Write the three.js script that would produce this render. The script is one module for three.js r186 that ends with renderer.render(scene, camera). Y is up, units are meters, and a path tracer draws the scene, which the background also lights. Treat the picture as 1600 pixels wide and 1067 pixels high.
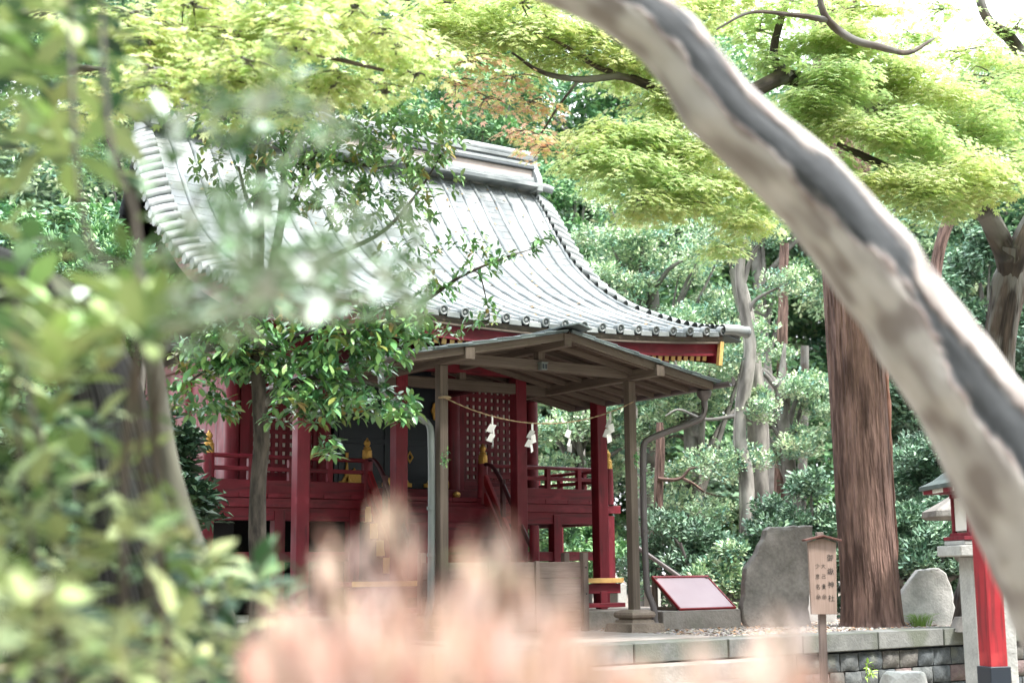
import * as THREE from 'three';
import { RoundedBoxGeometry } from 'three/addons/geometries/RoundedBoxGeometry.js';
import { mergeGeometries, mergeVertices } from 'three/addons/utils/BufferGeometryUtils.js';

// ---------------------------------------------------------------- camera, sky, sun, exposure
const scene = new THREE.Scene();
const V = (x, y, z) => new THREE.Vector3(x, y, z);
const EYE = V(-8.5395, 0.6462, 14.1620), FWD = V(0.56033, 0.15885, -0.81289), RGT = V(0.8242, -0.00976, 0.56622), UPV = V(-0.08201, 0.98725, 0.13639);
const camera = new THREE.PerspectiveCamera(27.0, 1024 / 682, 0.05, 400);
camera.position.copy(EYE); camera.up.copy(UPV); camera.lookAt(EYE.clone().add(FWD)); camera.updateMatrixWorld();
camera.focus = 15.2; camera.userData.fStop = 2.0;
scene.add(camera);
{ // one soft, bright, thinly clouded sky
  const w = 64, h = 32, data = new Float32Array(w * h * 4);
  for (let j = 0; j < h; j++) for (let i = 0; i < w; i++) {
    const el = ((j + 0.5) / h - 0.5) * Math.PI, k = Math.max(0, Math.sin(el)), o = (j * w + i) * 4;
    const b = el < -0.05 ? 0.35 : 0.95 + 0.15 * k;
    data[o] = b * (0.96 - 0.05 * k); data[o + 1] = b * 1.0; data[o + 2] = b * (1.03 + 0.08 * k); data[o + 3] = 1;
  }
  const sky = new THREE.DataTexture(data, w, h, THREE.RGBAFormat, THREE.FloatType);
  sky.mapping = THREE.EquirectangularReflectionMapping; sky.magFilter = THREE.LinearFilter; sky.needsUpdate = true;
  scene.background = sky; scene.environment = sky;
}
const sun = new THREE.DirectionalLight(new THREE.Color(1.0, 0.96, 0.89), 2.1);
sun.position.set(4, 14, 9); sun.target.position.set(0, 1, 0); sun.castShadow = true; sun.shadow.radius = 16; sun.shadow.mapSize.set(2048, 2048);
Object.assign(sun.shadow.camera, { left: -30, right: 30, top: 30, bottom: -30, near: 0.5, far: 90 });
sun.position.multiplyScalar(2); scene.add(sun, sun.target);
const renderer = new THREE.WebGLRenderer({ antialias: true });
renderer.toneMapping = THREE.LinearToneMapping; renderer.toneMappingExposure = 4.4; renderer.shadowMap.enabled = true;
renderer.setSize(1024, 682);

// ---------------------------------------------------------------- helpers
let seed = 12345;
const rnd = () => { seed = (seed * 1664525 + 1013904223) >>> 0; return seed / 4294967296; };
const rr = (a, b) => a + (b - a) * rnd();
const gauss = () => (rnd() + rnd() + rnd() + rnd() - 2) * 0.87;
const pick = a => a[Math.floor(rnd() * a.length)];
const F = 2222;
const at = (u, v, d) => EYE.clone().addScaledVector(FWD, d).addScaledVector(RGT, (u - 800) / F * d).addScaledVector(UPV, -(v - 533.5) / F * d); // a point of the place, measured off the photograph
const hsh = (x, y, z) => { let n = Math.imul(x | 0, 374761393) ^ Math.imul(y | 0, 668265263) ^ Math.imul(z | 0, 2147483647 ^ 1274126177); n = Math.imul(n ^ (n >>> 13), 1274126177); return ((n ^ (n >>> 16)) >>> 0) / 4294967296; };
const sm = t => t * t * (3 - 2 * t), lerp = (a, b, t) => a + (b - a) * t, clamp = (x, a, b) => Math.min(b, Math.max(a, x));
function vnoise(x, y, z = 0, px = 1e6, py = 1e6) {
  const xi = Math.floor(x), yi = Math.floor(y), zi = Math.floor(z), a = sm(x - xi), b = sm(y - yi), c = sm(z - zi);
  const m = (q, p) => ((q % p) + p) % p;
  const h = (i, j, k) => hsh(m(xi + i, px), m(yi + j, py), zi + k);
  const l = k => lerp(lerp(h(0, 0, k), h(1, 0, k), a), lerp(h(0, 1, k), h(1, 1, k), a), b);
  return lerp(l(0), l(1), c);
}
function fbm(x, y, z = 0, o = 4, px = 1e6, py = 1e6) { let s = 0, a = 0.5, t = 0; for (let i = 0; i < o; i++) { s += a * vnoise(x, y, z + i * 7, px, py); t += a; a *= 0.5; x *= 2; y *= 2; px *= 2; py *= 2; } return s / t; }
const toS = c => c <= 0.0031308 ? c * 12.92 : 1.055 * Math.pow(c, 1 / 2.4) - 0.055;
function texture(w, h, fn, srgb = true, rep = [1, 1]) {             // fn(x, y in 0..1) gives a linear colour or a height
  const d = new Uint8Array(w * h * 4);
  for (let j = 0; j < h; j++) for (let i = 0; i < w; i++) {
    const c = fn(i / w, j / h), o = (j * w + i) * 4, q = typeof c === 'number' ? [c, c, c] : c;
    for (let k = 0; k < 3; k++) d[o + k] = 255 * clamp(srgb ? toS(q[k]) : q[k], 0, 1);
    d[o + 3] = 255;
  }
  const t = new THREE.DataTexture(d, w, h); t.wrapS = t.wrapT = THREE.RepeatWrapping; t.magFilter = THREE.LinearFilter; t.minFilter = THREE.LinearMipmapLinearFilter; t.generateMipmaps = true;
  if (srgb) t.colorSpace = THREE.SRGBColorSpace; t.repeat.set(...rep); t.needsUpdate = true; return t;
}
const mixc = (a, b, t) => [lerp(a[0], b[0], t), lerp(a[1], b[1], t), lerp(a[2], b[2], t)];
const S = (p, more = {}) => new THREE.MeshStandardMaterial({ roughness: 0.7, ...p, ...more });
const lin = (r, g, b) => new THREE.Color().setRGB(r, g, b);

// textures: u runs along the grain, one repeat = 1 / repeat metres
const grain = (a, b, k = 1) => (x, y) => { const n = fbm(x * 4, y * 64, 1, 4, 4, 64), m = fbm(x * 3, y * 5, 9, 3, 3, 5); return mixc(a, b, clamp(0.75 * n * k + 0.6 * (m - 0.5) + 0.1, 0, 1)); };
const grainH = texture(256, 256, (x, y) => fbm(x * 4, y * 64, 1, 4, 4, 64), false, [0.7, 1.6]);
const mWood = S({ map: texture(512, 512, grain([0.06, 0.042, 0.032], [0.185, 0.145, 0.115]), true, [0.7, 1.6]), bumpMap: grainH, bumpScale: 0.003, roughness: 0.75 });
const mWoodDark = S({ map: texture(256, 256, grain([0.035, 0.021, 0.014], [0.10, 0.062, 0.043]), true, [0.7, 1.6]), bumpMap: grainH, bumpScale: 0.003, roughness: 0.7 });
const mBoard = S({ map: texture(256, 256, grain([0.17, 0.115, 0.09], [0.31, 0.225, 0.185]), true, [1.2, 2.2]), roughness: 0.75 });
const mBox = S({ map: texture(256, 256, grain([0.10, 0.07, 0.06], [0.25, 0.19, 0.165]), true, [0.7, 1.6]), bumpMap: grainH, bumpScale: 0.003, roughness: 0.75 });
const redT = (a, b) => texture(512, 512, (x, y) => { const q = mixc(a, b, clamp(fbm(x * 5, y * 9, 3, 4, 5, 9) * 1.7 - 0.35, 0, 1)), s = clamp((fbm(x * 4, y * 40, 13, 4, 4, 40) - 0.56) * 6, 0, 1), f = clamp((fbm(x * 9, y * 9, 23, 4, 9, 9) - 0.6) * 6, 0, 1); return mixc(mixc(q, [q[0] * 0.5, q[1] * 0.7, q[2] * 0.6], s * 0.8), [q[0] * 1.25, q[1] * 3, q[2] * 1.9], f * 0.7); }, true, [0.8, 0.8]);
const redR = texture(256, 256, (x, y) => 0.38 + 0.35 * fbm(x * 6, y * 10, 5, 4, 6, 10), false, [0.8, 0.8]);
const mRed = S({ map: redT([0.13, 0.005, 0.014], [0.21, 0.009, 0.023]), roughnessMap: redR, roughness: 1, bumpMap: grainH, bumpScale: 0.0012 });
const mRedBright = S({ map: redT([0.22, 0.007, 0.013], [0.33, 0.011, 0.019]), roughnessMap: redR, roughness: 1 });  // on the stair rails this brighter red stands in for light
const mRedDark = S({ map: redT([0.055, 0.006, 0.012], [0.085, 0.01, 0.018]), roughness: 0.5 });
const mBlack = S({ color: lin(0.008, 0.010, 0.013), roughness: 0.35 });
const mInk = S({ color: lin(0.012, 0.018, 0.028), roughness: 0.4 });
const mGold = S({ color: lin(0.66, 0.39, 0.11), metalness: 1, roughness: 0.34, bumpMap: texture(128, 128, (x, y) => fbm(x * 16, y * 16, 2, 3, 16, 16), false, [6, 6]), bumpScale: 0.012 });
const mYellow = S({ map: texture(128, 128, (x, y) => mixc([0.55, 0.30, 0.09], [0.78, 0.50, 0.19], fbm(x * 8, y * 8, 4, 3, 8, 8)), true, [2, 2]), roughness: 0.55 });
const mPaper = S({ color: lin(0.8, 0.78, 0.72), roughness: 0.9 });
const tileT = texture(512, 512, (x, y) => mixc([0.11, 0.123, 0.125], [0.34, 0.355, 0.35], clamp(1.9 * fbm(x * 6, y * 6, 1, 5, 6, 6) - 0.4 + 0.4 * (vnoise(x * 12, y * 12, 40, 12, 12) - 0.5), 0, 1)), true, [0.5, 0.5]);
const tileR = texture(256, 256, (x, y) => 0.3 + 0.4 * fbm(x * 8, y * 8, 3, 4, 8, 8), false, [0.5, 0.5]);
const mTile = S({ map: tileT, roughnessMap: tileR, roughness: 1 });
const mTiles = [0.88, 1, 1.08].map(k => S({ map: tileT, color: lin(k, k, k), roughnessMap: tileR, roughness: 1 }));
const mTileDark = S({ map: texture(128, 128, (x, y) => mixc([0.05, 0.06, 0.068], [0.13, 0.14, 0.15], fbm(x * 6, y * 6, 1, 4, 6, 6)), true, [2, 2]), roughness: 0.5 });
const mPlaster = S({ map: texture(256, 256, (x, y) => mixc([0.34, 0.27, 0.245], [0.5, 0.43, 0.40], fbm(x * 6, y * 6, 11, 4, 6, 6)), true, [1, 1]), roughness: 0.85 });
const mCopper = S({ map: texture(256, 256, (x, y) => mixc([0.05, 0.066, 0.072], [0.22, 0.262, 0.268], clamp(1.8 * fbm(x * 4, y * 7, 6, 4, 4, 7) - 0.45, 0, 1)), true, [0.6, 0.6]), roughness: 0.42, metalness: 0.25 });
const mCopperGreen = S({ map: texture(256, 256, (x, y) => mixc([0.045, 0.06, 0.058], [0.12, 0.15, 0.143], clamp(1.6 * fbm(x * 4, y * 7, 16, 4, 4, 7) - 0.35, 0, 1)), true, [0.9, 0.9]), roughness: 0.5, metalness: 0.15 });
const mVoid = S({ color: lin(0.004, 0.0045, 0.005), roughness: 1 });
const mPipe = S({ map: texture(128, 128, (x, y) => mixc([0.085, 0.07, 0.07], [0.19, 0.17, 0.17], fbm(x * 3, y * 12, 6, 4, 3, 12)), true, [1, 3]), roughness: 0.45, metalness: 0.3 });
const mPipeGreen = S({ map: texture(128, 128, (x, y) => mixc([0.13, 0.15, 0.145], [0.24, 0.26, 0.25], fbm(x * 3, y * 12, 7, 4, 3, 12)), true, [1, 3]), roughness: 0.5, metalness: 0.2 });
const stoneT = (a, b, c, z, k = 1) => texture(512, 512, (x, y) => { const n = fbm(x * 5, y * 5, z, 5, 5, 5), m = fbm(x * 40, y * 40, z + 3, 2, 40, 40), s = fbm(x * 3, y * 3, z + 50, 4, 3, 3); return mixc(mixc(a, b, clamp(1.5 * n - 0.25 + 0.5 * (m - 0.5), 0, 1)), c, clamp((s - 0.56) * 5, 0, 1) * 0.7); }, true, [k, k]);
const stoneH = texture(512, 512, (x, y) => 0.7 * fbm(x * 8, y * 8, 2, 5, 8, 8) + 0.3 * fbm(x * 64, y * 64, 4, 2, 64, 64), false, [1, 1]);
const stone = (a, b, c, z, k, r = 0.85, bs = 0.010) => S({ map: stoneT(a, b, c, z, k), bumpMap: stoneH, bumpScale: bs, roughness: r });
const mConcrete = stone([0.19, 0.165, 0.145], [0.34, 0.30, 0.27], [0.15, 0.15, 0.115], 1, 0.8);
const mCap = stone([0.09, 0.092, 0.088], [0.185, 0.186, 0.176], [0.08, 0.092, 0.062], 5, 0.7);
const mStele = stone([0.15, 0.135, 0.122], [0.33, 0.30, 0.275], [0.085, 0.08, 0.07], 8, 1.0);
const mSteleWhite = stone([0.36, 0.35, 0.335], [0.56, 0.545, 0.525], [0.26, 0.265, 0.25], 12, 1.3);
const mGranite = stone([0.28, 0.28, 0.265], [0.45, 0.445, 0.42], [0.20, 0.215, 0.175], 15, 1.2);
const mBase = stone([0.16, 0.12, 0.095], [0.30, 0.235, 0.185], [0.24, 0.2, 0.15], 18, 1.5);
const mWallStones = [[[0.035, 0.042, 0.046], [0.115, 0.128, 0.135]], [[0.05, 0.056, 0.058], [0.155, 0.162, 0.16]], [[0.06, 0.055, 0.052], [0.16, 0.15, 0.135]], [[0.09, 0.06, 0.058], [0.19, 0.14, 0.135]], [[0.025, 0.03, 0.033], [0.09, 0.10, 0.105]]].map((q, i) => stone(q[0], q[1], [0.12, 0.125, 0.1], 21 + i, 2.0, 0.85, 0.012));

// geometry helpers
function uvBox(g, axis = 'x', ou = rnd() * 7, ov = rnd() * 7) {     // metres; u along the axis
  if (g.index) { g = g.toNonIndexed(); }
  const p = g.attributes.position, n = g.attributes.normal, uv = new Float32Array(p.count * 2);
  for (let i = 0; i < p.count; i++) {
    const X = p.getX(i), Y = p.getY(i), Z = p.getZ(i), ax = Math.abs(n.getX(i)), ay = Math.abs(n.getY(i)), az = Math.abs(n.getZ(i));
    let a, b; const q = { x: X, y: Y, z: Z };
    const rest = ['x', 'y', 'z'].filter(k => k !== axis), dom = ax >= ay && ax >= az ? 'x' : ay >= az ? 'y' : 'z';
    if (dom === axis) { a = q[rest[0]]; b = q[rest[1]]; } else { a = q[axis]; b = q[rest.find(k => k !== dom)]; }
    uv[2 * i] = a + ou; uv[2 * i + 1] = b + ov;
  }
  g.setAttribute('uv', new THREE.BufferAttribute(uv, 2)); return g;
}
function bx(w, h, d, x, y, z, axis, r = 0.006) {                     // chamfered bar, centred
  const m = Math.min(w, h, d), g = r && m > 2.2 * r ? new RoundedBoxGeometry(w, h, d, 1, r) : new THREE.BoxGeometry(w, h, d);
  const ax = axis || (w >= h && w >= d ? 'x' : h >= d ? 'y' : 'z'), q = uvBox(g, ax); q.translate(x, y, z); return q;
}
function between(a, b, w, h, roll = 0, r = 0.006) {                        // bar from a to b, w across (level), h deep
  const d = b.clone().sub(a), L = d.length(), g = bx(L, h, w, 0, 0, 0, 'x', r), x = d.normalize();
  const z = V(0, 1, 0).cross(x); if (z.lengthSq() < 1e-6) z.set(0, 0, 1); z.normalize().negate(); const y = z.clone().cross(x);
  const zz = x.clone().cross(y); g.applyMatrix4(new THREE.Matrix4().makeBasis(x, y, zz).setPosition(a.clone().add(b).multiplyScalar(0.5))); return g;
}
function clean(list) { return list.map(g => { let q = g.index ? g.toNonIndexed() : g; for (const k of Object.keys(q.attributes)) if (!['position', 'normal', 'uv', 'color'].includes(k)) q.deleteAttribute(k); return q; }); }
const merge = list => list.length === 1 ? list[0] : mergeGeometries(clean(list));
function limb(pts, rad, seg = 10, steps = 4, wob = 0, z = 0) {       // a tapered tube through points, uv in metres
  const c = new THREE.CatmullRomCurve3(pts), n = Math.max(2, (pts.length - 1) * steps), pos = [], nor = [], uv = [], idx = [];
  const fr = c.computeFrenetFrames(n, false); let L = 0, prev = null;
  const rAt = t => { const f = t * (rad.length - 1), i = Math.min(rad.length - 2, Math.floor(f)); return lerp(rad[i], rad[i + 1], f - i); };
  for (let i = 0; i <= n; i++) {
    const t = i / n, P = c.getPoint(t), r = rAt(t); if (prev) L += P.distanceTo(prev); prev = P;
    for (let j = 0; j <= seg; j++) {
      const a = j / seg * Math.PI * 2, N = fr.normals[i].clone().multiplyScalar(Math.cos(a)).addScaledVector(fr.binormals[i], Math.sin(a));
      const k = r * (1 + wob * (2 * fbm(Math.cos(a) * 1.3 + 5, Math.sin(a) * 1.3 + 5, L * 1.5 / Math.max(r * 6, 0.05) + z, 3) - 1));
      pos.push(P.x + N.x * k, P.y + N.y * k, P.z + N.z * k); nor.push(N.x, N.y, N.z); uv.push(L, j / seg * Math.PI * 2 * rad[0]);
    }
  }
  for (let i = 0; i < n; i++) for (let j = 0; j < seg; j++) { const a = i * (seg + 1) + j, b = a + seg + 1; idx.push(a, a + 1, b, b, a + 1, b + 1); }
  const g = new THREE.BufferGeometry(); g.setAttribute('position', new THREE.Float32BufferAttribute(pos, 3)); g.setAttribute('normal', new THREE.Float32BufferAttribute(nor, 3)); g.setAttribute('uv', new THREE.Float32BufferAttribute(uv, 2)); g.setIndex(idx);
  if (wob) g.computeVertexNormals(); return g;
}
const names = {};
function numbered(n) { names[n] = (names[n] || 0) + 1; return names[n] === 1 ? n : n + '_' + String(names[n] - 1).padStart(3, '0'); }
function obj(name, geo, mat, parent = scene) {
  const m = new THREE.Mesh(Array.isArray(geo) ? merge(geo) : geo, mat); m.name = parent === scene ? numbered(name) : name; m.castShadow = m.receiveShadow = true; parent.add(m); return m;
}
function tag(o, label, category, group) { o.userData.label = label; o.userData.category = category; if (group) o.userData.group = group; return o; }
function thing(name, label, category, pos = [0, 0, 0], turn = 0, group) { const o = new THREE.Group(); o.name = numbered(name); o.position.set(...pos); o.rotation.y = turn; scene.add(o); return tag(o, label, category, group); }
function struct(name, geo, mat, parent = scene) { const m = obj(name, geo, mat, parent); if (parent === scene) m.userData.kind = 'structure'; return m; }
function moved(m, p, ry = 0) { m.position.copy(p); m.rotation.y = ry; return m; }
function baseAt(o, p) { o.position.copy(p); for (const c of o.children) if (!c.isInstancedMesh) c.position.sub(p); else c.position.sub(p); } // move a thing's origin to its base, parts stay put

// ---------------------------------------------------------------- ground, terrace, steps, wall
const GY = -0.95, TY = -0.03, WZ = 4.0;
{
  const lower = new THREE.PlaneGeometry(300, 170, 60, 40).rotateX(-Math.PI / 2); lower.translate(0, GY, WZ - 0.2 + 85);
  struct('ground', uvBox(lower, 'x', 0, 0), stone([0.16, 0.13, 0.10], [0.30, 0.26, 0.21], [0.10, 0.10, 0.07], 30, 0.5));
  const up = new THREE.BoxGeometry(300, 0.9, 150); up.translate(0, TY - 0.45, WZ - 0.35 - 75);
  struct('terrace', uvBox(up, 'x', 0, 0), stone([0.19, 0.155, 0.13], [0.34, 0.29, 0.25], [0.15, 0.125, 0.1], 31, 0.8));
  // pale paved path from the steps to the shrine
  const path = bx(2.7, 0.03, 2.5, -0.3, TY + 0.011, 2.5, 'x', 0.004); struct('path', path, mConcrete);
  // stone plinth of the shrine
  const w = thing('stone_platform', 'low pale stone platform under the red shrine hall', 'platform', [0, TY, 0]);
  for (let i = 0; i < 5; i++) obj('stone_slab', bx(1.19, 0.235, 0.5, -2.4 + i * 1.2, 0.105, 1.3, 'x', 0.012), mConcrete, w);
  obj('stone_slab', bx(6.0, 0.22, 5.6, 0, 0.105, -1.76, 'x', 0.012), mConcrete, w);
}
{
  const w = thing('retaining_wall', 'low retaining wall of rough grey stones under long smooth cap stones, edging the gravel terrace', 'wall', [0, GY, WZ]);
  const H = TY - GY, capH = 0.175, x0 = -14, x1 = 11;
  obj('wall_core', bx(x1 - x0, H - 0.03, 0.3, (x0 + x1) / 2, (H - 0.03) / 2, -0.2, 'x', 0), mWallStones[4], w);
  let i = 0;
  for (let x = x0; x < x1;) { const L = [1.02, 1.14, 0.98, 1.08][i++ % 4]; obj('cap_stone', bx(L - 0.012, capH, 0.46, x + L / 2, H - capH / 2 + 0.02 + rr(-0.002, 0.002), -0.12 + rr(-0.004, 0.004), 'x', 0.012), mCap, w); x += L; }
  const stoneGeo = (L, h) => { const g = new THREE.BoxGeometry(L, h, 0.16, 6, 4, 1), p = g.attributes.position, s = rnd() * 50; for (let k = 0; k < p.count; k++) { const X = p.getX(k), Y = p.getY(k), e = Math.min(L / 2 - Math.abs(X), h / 2 - Math.abs(Y)); if (p.getZ(k) > 0) p.setZ(k, 0.08 + clamp(e, 0, 0.03) * 1.1 + 0.05 * (fbm(X * 9 + s, Y * 9, s, 3) - 0.5)); p.setX(k, X + 0.012 * (fbm(Y * 12 + s, s) - 0.5)); p.setY(k, Y + 0.012 * (fbm(X * 12 + s, s + 3) - 0.5)); } g.computeVertexNormals(); return uvBox(g.toNonIndexed()); };
  for (let row = 0, y = H - capH; row < 4 && y > 0.02; row++) {
    const h = [0.185, 0.18, 0.19, 0.2][row]; let x = row % 2 ? 1.0 : 1.07;
    for (; x < 8.5;) { const L = rr(0.19, 0.36); obj('wall_stone', stoneGeo(L - 0.012, h - 0.012).translate(x + L / 2, y - h / 2, -0.06), mWallStones[pick([0, 0, 1, 1, 2, 0, 4, 3])], w); x += L; }
    y -= h;
  }
}
{
  const st = thing('stone_steps', 'pale stone steps leading up to the terrace beside the wooden signboard', 'steps', [-0.9, GY, WZ]);
  for (let i = 0; i < 5; i++) { const d = 0.45 + 0.3 * i; obj('step', bx(4.1, 0.16, d, 0, TY - GY - 0.165 - 0.15 * i - 0.08, -0.04 + d / 2, 'x', 0.012), mConcrete, st); }
}
{ // gravel and fallen leaves on the terrace
  const g = new THREE.IcosahedronGeometry(0.02, 0), n = 9000, m = new THREE.InstancedMesh(g, S({ roughness: 0.9 }), n), M = new THREE.Matrix4(), q = new THREE.Quaternion(), c = new THREE.Color();
  for (let i = 0; i < n; i++) {
    let x = rr(1.0, 6.2), z = rr(1.2, 3.75); const s = rr(0.5, 1.4);
    q.setFromEuler(new THREE.Euler(rnd() * 6, rnd() * 6, rnd() * 6)); M.compose(V(x, TY + 0.006, z), q, V(s, s * 0.6, s)); m.setMatrixAt(i, M);
    const k = rr(0.14, 0.5); c.setRGB(k, k * rr(0.84, 0.95), k * rr(0.72, 0.9)); m.setColorAt(i, c);
  }
  m.name = 'gravel'; m.userData.kind = 'stuff'; m.userData.label = 'pale gravel on the terrace behind the wall'; m.userData.category = 'gravel'; m.receiveShadow = true; scene.add(m);
  const lg = leafGeo(0.07, 0.035, 0.2), n2 = 900, l = new THREE.InstancedMesh(lg, S({ roughness: 0.8, side: THREE.DoubleSide }), n2);
  for (let i = 0; i < n2; i++) { q.setFromEuler(new THREE.Euler(rr(-0.4, 0.4), rnd() * 6, rr(-0.4, 0.4))); M.compose(V(rr(1.0, 6.2), TY + 0.025, rr(1.2, 3.8)), q, V(1, 1, 1).multiplyScalar(rr(0.5, 1.2))); l.setMatrixAt(i, M); const k = rr(0.5, 1.2); c.setRGB(0.42 * k, 0.24 * k, 0.13 * k); l.setColorAt(i, c); }
  l.name = 'fallen_leaves'; l.userData.kind = 'stuff'; l.userData.label = 'dry brown fallen leaves scattered over the gravel terrace'; l.userData.category = 'leaves'; scene.add(l);
}
function leafGeo(L, W, fold = 0.25, curl = 0.15) {                    // a folded, pointed leaf along +x, seen from above (+y)
  const xs = [0, 0.22, 0.5, 0.78, 1], ws = [0.04, 0.7, 1, 0.62, 0.0], pos = [], idx = [];
  xs.forEach((x, i) => { const y = -curl * L * x * x; pos.push(x * L, y, 0, x * L, y + fold * ws[i] * W / 2, ws[i] * W / 2, x * L, y + fold * ws[i] * W / 2, -ws[i] * W / 2); });
  for (let i = 0; i < 4; i++) { const a = i * 3, b = a + 3; idx.push(a, a + 1, b + 1, a, b + 1, b, a, b, b + 2, a, b + 2, a + 2); }
  const g = new THREE.BufferGeometry(); g.setAttribute('position', new THREE.Float32BufferAttribute(pos, 3)); g.setIndex(idx); g.computeVertexNormals(); return g;
}

// ---------------------------------------------------------------- the shrine hall: veranda front on z = 0, front to +z
const hall = thing('shrine_hall', 'red lacquered shrine hall with grey curved tile roof, railed veranda and wooden stairs', 'shrine', [0, 0, 0]);
const RX0 = -2.74, RX1 = 3.0, RXC = (RX0 + RX1) / 2;
const roofCurve = new THREE.CatmullRomCurve3([[-2.05, 6.02], [-1.8, 5.72], [-1.46, 5.24], [-1.0, 4.70], [-0.2, 4.13], [0.78, 3.71], [1.45, 3.50], [1.85, 3.42]].map(q => V(0, q[1], q[0])));
function roofP(t, x, up = 0) {                                       // t 0 ridge .. 1 eave
  const P = roofCurve.getPoint(t), T = roofCurve.getTangent(t), s = Math.abs(x - RXC) / ((RX1 - RX0) / 2);
  const n = V(0, T.z, -T.y); if (n.y < 0) n.negate(); P.y -= 0.13 * (1 - Math.pow(s, 2.2)) * t * t;
  return V(x, P.y + n.y * up, P.z + n.z * up);
}
function ribbon(x0, x1, N, up0, up1, step = 0) {                      // a strip of roof surface as a closed sheet; step = overlap of the courses
  const pos = [], push = (a, b, c) => pos.push(a.x, a.y, a.z, b.x, b.y, b.z, c.x, c.y, c.z);
  for (let i = 0; i < N; i++) {
    const ta = i / N, tb = (i + 1) / N, xm = (x0 + x1) / 2, sag = -0.012;
    const a = [roofP(ta, x0, up1), roofP(ta, xm, up1 + sag), roofP(ta, x1, up1)], b = [roofP(tb, x0, up1 + step), roofP(tb, xm, up1 + step + sag), roofP(tb, x1, up1 + step)], e = [roofP(tb, x0, up0), roofP(tb, xm, up0), roofP(tb, x1, up0)];
    for (let k = 0; k < 2; k++) { push(a[k], b[k], b[k + 1]); push(a[k], b[k + 1], a[k + 1]); push(b[k], e[k], e[k + 1]); push(b[k], e[k + 1], b[k + 1]); }
  }
  const g = new THREE.BufferGeometry(); g.setAttribute('position', new THREE.Float32BufferAttribute(pos, 3)); g.computeVertexNormals(); return uvBox(g, 'z');
}
{
  const roof = new THREE.Group(); roof.name = 'roof'; hall.add(roof);
  const N = 34, pitch = 0.26, rolls = 23, r = 0.027;
  const board = []; // sheathing and back slope
  { const pos = [], M = 24; const P = (t, x, u) => roofP(t, x, u);
    for (let i = 0; i < M; i++) for (let k = 0; k < 12; k++) { const xa = lerp(RX0 - 0.05, RX1 + 0.05, k / 12), xb = lerp(RX0 - 0.05, RX1 + 0.05, (k + 1) / 12), ta = i / M, tb = (i + 1) / M; for (const u of [-0.05, -0.10]) { const a = P(ta, xa, u), b = P(tb, xa, u), c = P(tb, xb, u), d = P(ta, xb, u); pos.push(...a, ...b, ...c, ...a, ...c, ...d); } }
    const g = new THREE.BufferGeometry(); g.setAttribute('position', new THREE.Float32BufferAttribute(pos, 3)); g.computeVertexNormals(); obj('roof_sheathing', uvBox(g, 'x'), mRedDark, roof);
    const back = g.clone(); back.applyMatrix4(new THREE.Matrix4().makeScale(1, 1, -1).setPosition(0, 0, -4.2)); obj('back_slope', back, mTile, roof); }
  for (let i = 0; i < rolls - 1; i++) obj('tile_course', ribbon(RX0 + i * pitch + 0.02, RX0 + (i + 1) * pitch - 0.02, N, -0.02, 0.0, 0.0035), mTiles[i % 3], roof);
  for (let i = 0; i < rolls; i++) {
    const x = RX0 + i * pitch, pts = [], rads = [], g = [], n = 26, segs = 10;
    const pos = [], uv = [], idx = [];
    for (let k = 0; k <= n; k++) for (const e of k === 0 ? [0] : k === n ? [1] : [1, 0]) {   // each tile tapers a little under the next
      const t = 0.004 + k / n * 0.994, rr_ = r * (e ? 1.02 : 0.985), C = roofP(t, x, 0.002), T = roofCurve.getTangent(clamp(t, 0, 1)), nn = V(0, T.z, -T.y); if (nn.y < 0) nn.negate();
      for (let j = 0; j <= segs; j++) { const a = Math.PI * j / segs; pos.push(C.x + Math.cos(a) * rr_, C.y + nn.y * Math.sin(a) * rr_, C.z + nn.z * Math.sin(a) * rr_); uv.push(k * 0.17, a * r); }
    }
    const rings = pos.length / 3 / (segs + 1);
    for (let k = 0; k < rings - 1; k++) for (let j = 0; j < segs; j++) { const a = k * (segs + 1) + j, b = a + segs + 1; idx.push(a, b, a + 1, b, b + 1, a + 1); }
    const q = new THREE.BufferGeometry(); q.setAttribute('position', new THREE.Float32BufferAttribute(pos, 3)); q.setAttribute('uv', new THREE.Float32BufferAttribute(uv, 2)); q.setIndex(idx); q.computeVertexNormals();
    const roll = obj('roll_tile', q.toNonIndexed(), mTiles[(i * 2) % 3], roof);
    const E = roofP(1, x, 0.012), T = roofCurve.getTangent(1), face = new THREE.Quaternion().setFromUnitVectors(V(0, 1, 0), V(0, T.y, T.z).normalize());
    const prof = [[0.001, 0.022], [0.016, 0.024], [0.018, 0.012], [0.034, 0.012], [0.036, 0.03], [0.050, 0.03], [0.054, 0.022], [0.054, -0.05]].map(p => new THREE.Vector2(p[0], p[1]));
    const d = new THREE.LatheGeometry(prof, 18); d.applyQuaternion(face); d.translate(E.x, E.y, E.z); obj('eave_disc', uvBox(d), mTiles[0], roof);
    const c = new THREE.CircleGeometry(0.035, 16).rotateX(-Math.PI / 2); c.translate(0, 0.014, 0); c.applyQuaternion(face); c.translate(E.x, E.y, E.z); obj('disc_recess', uvBox(c), mTileDark, roof);
  }
  for (let i = 0; i < rolls - 1; i++) { // hanging lips of the eave pans
    const a = roofP(1, RX0 + i * pitch + 0.05), b = roofP(1, RX0 + (i + 1) * pitch - 0.05), g = between(a.clone().add(V(0, -0.03, 0.0)), b.clone().add(V(0, -0.03, 0.0)), 0.02, 0.055, 0, 0.004); obj('eave_lip', g, mTiles[i % 3], roof);
  }
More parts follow.
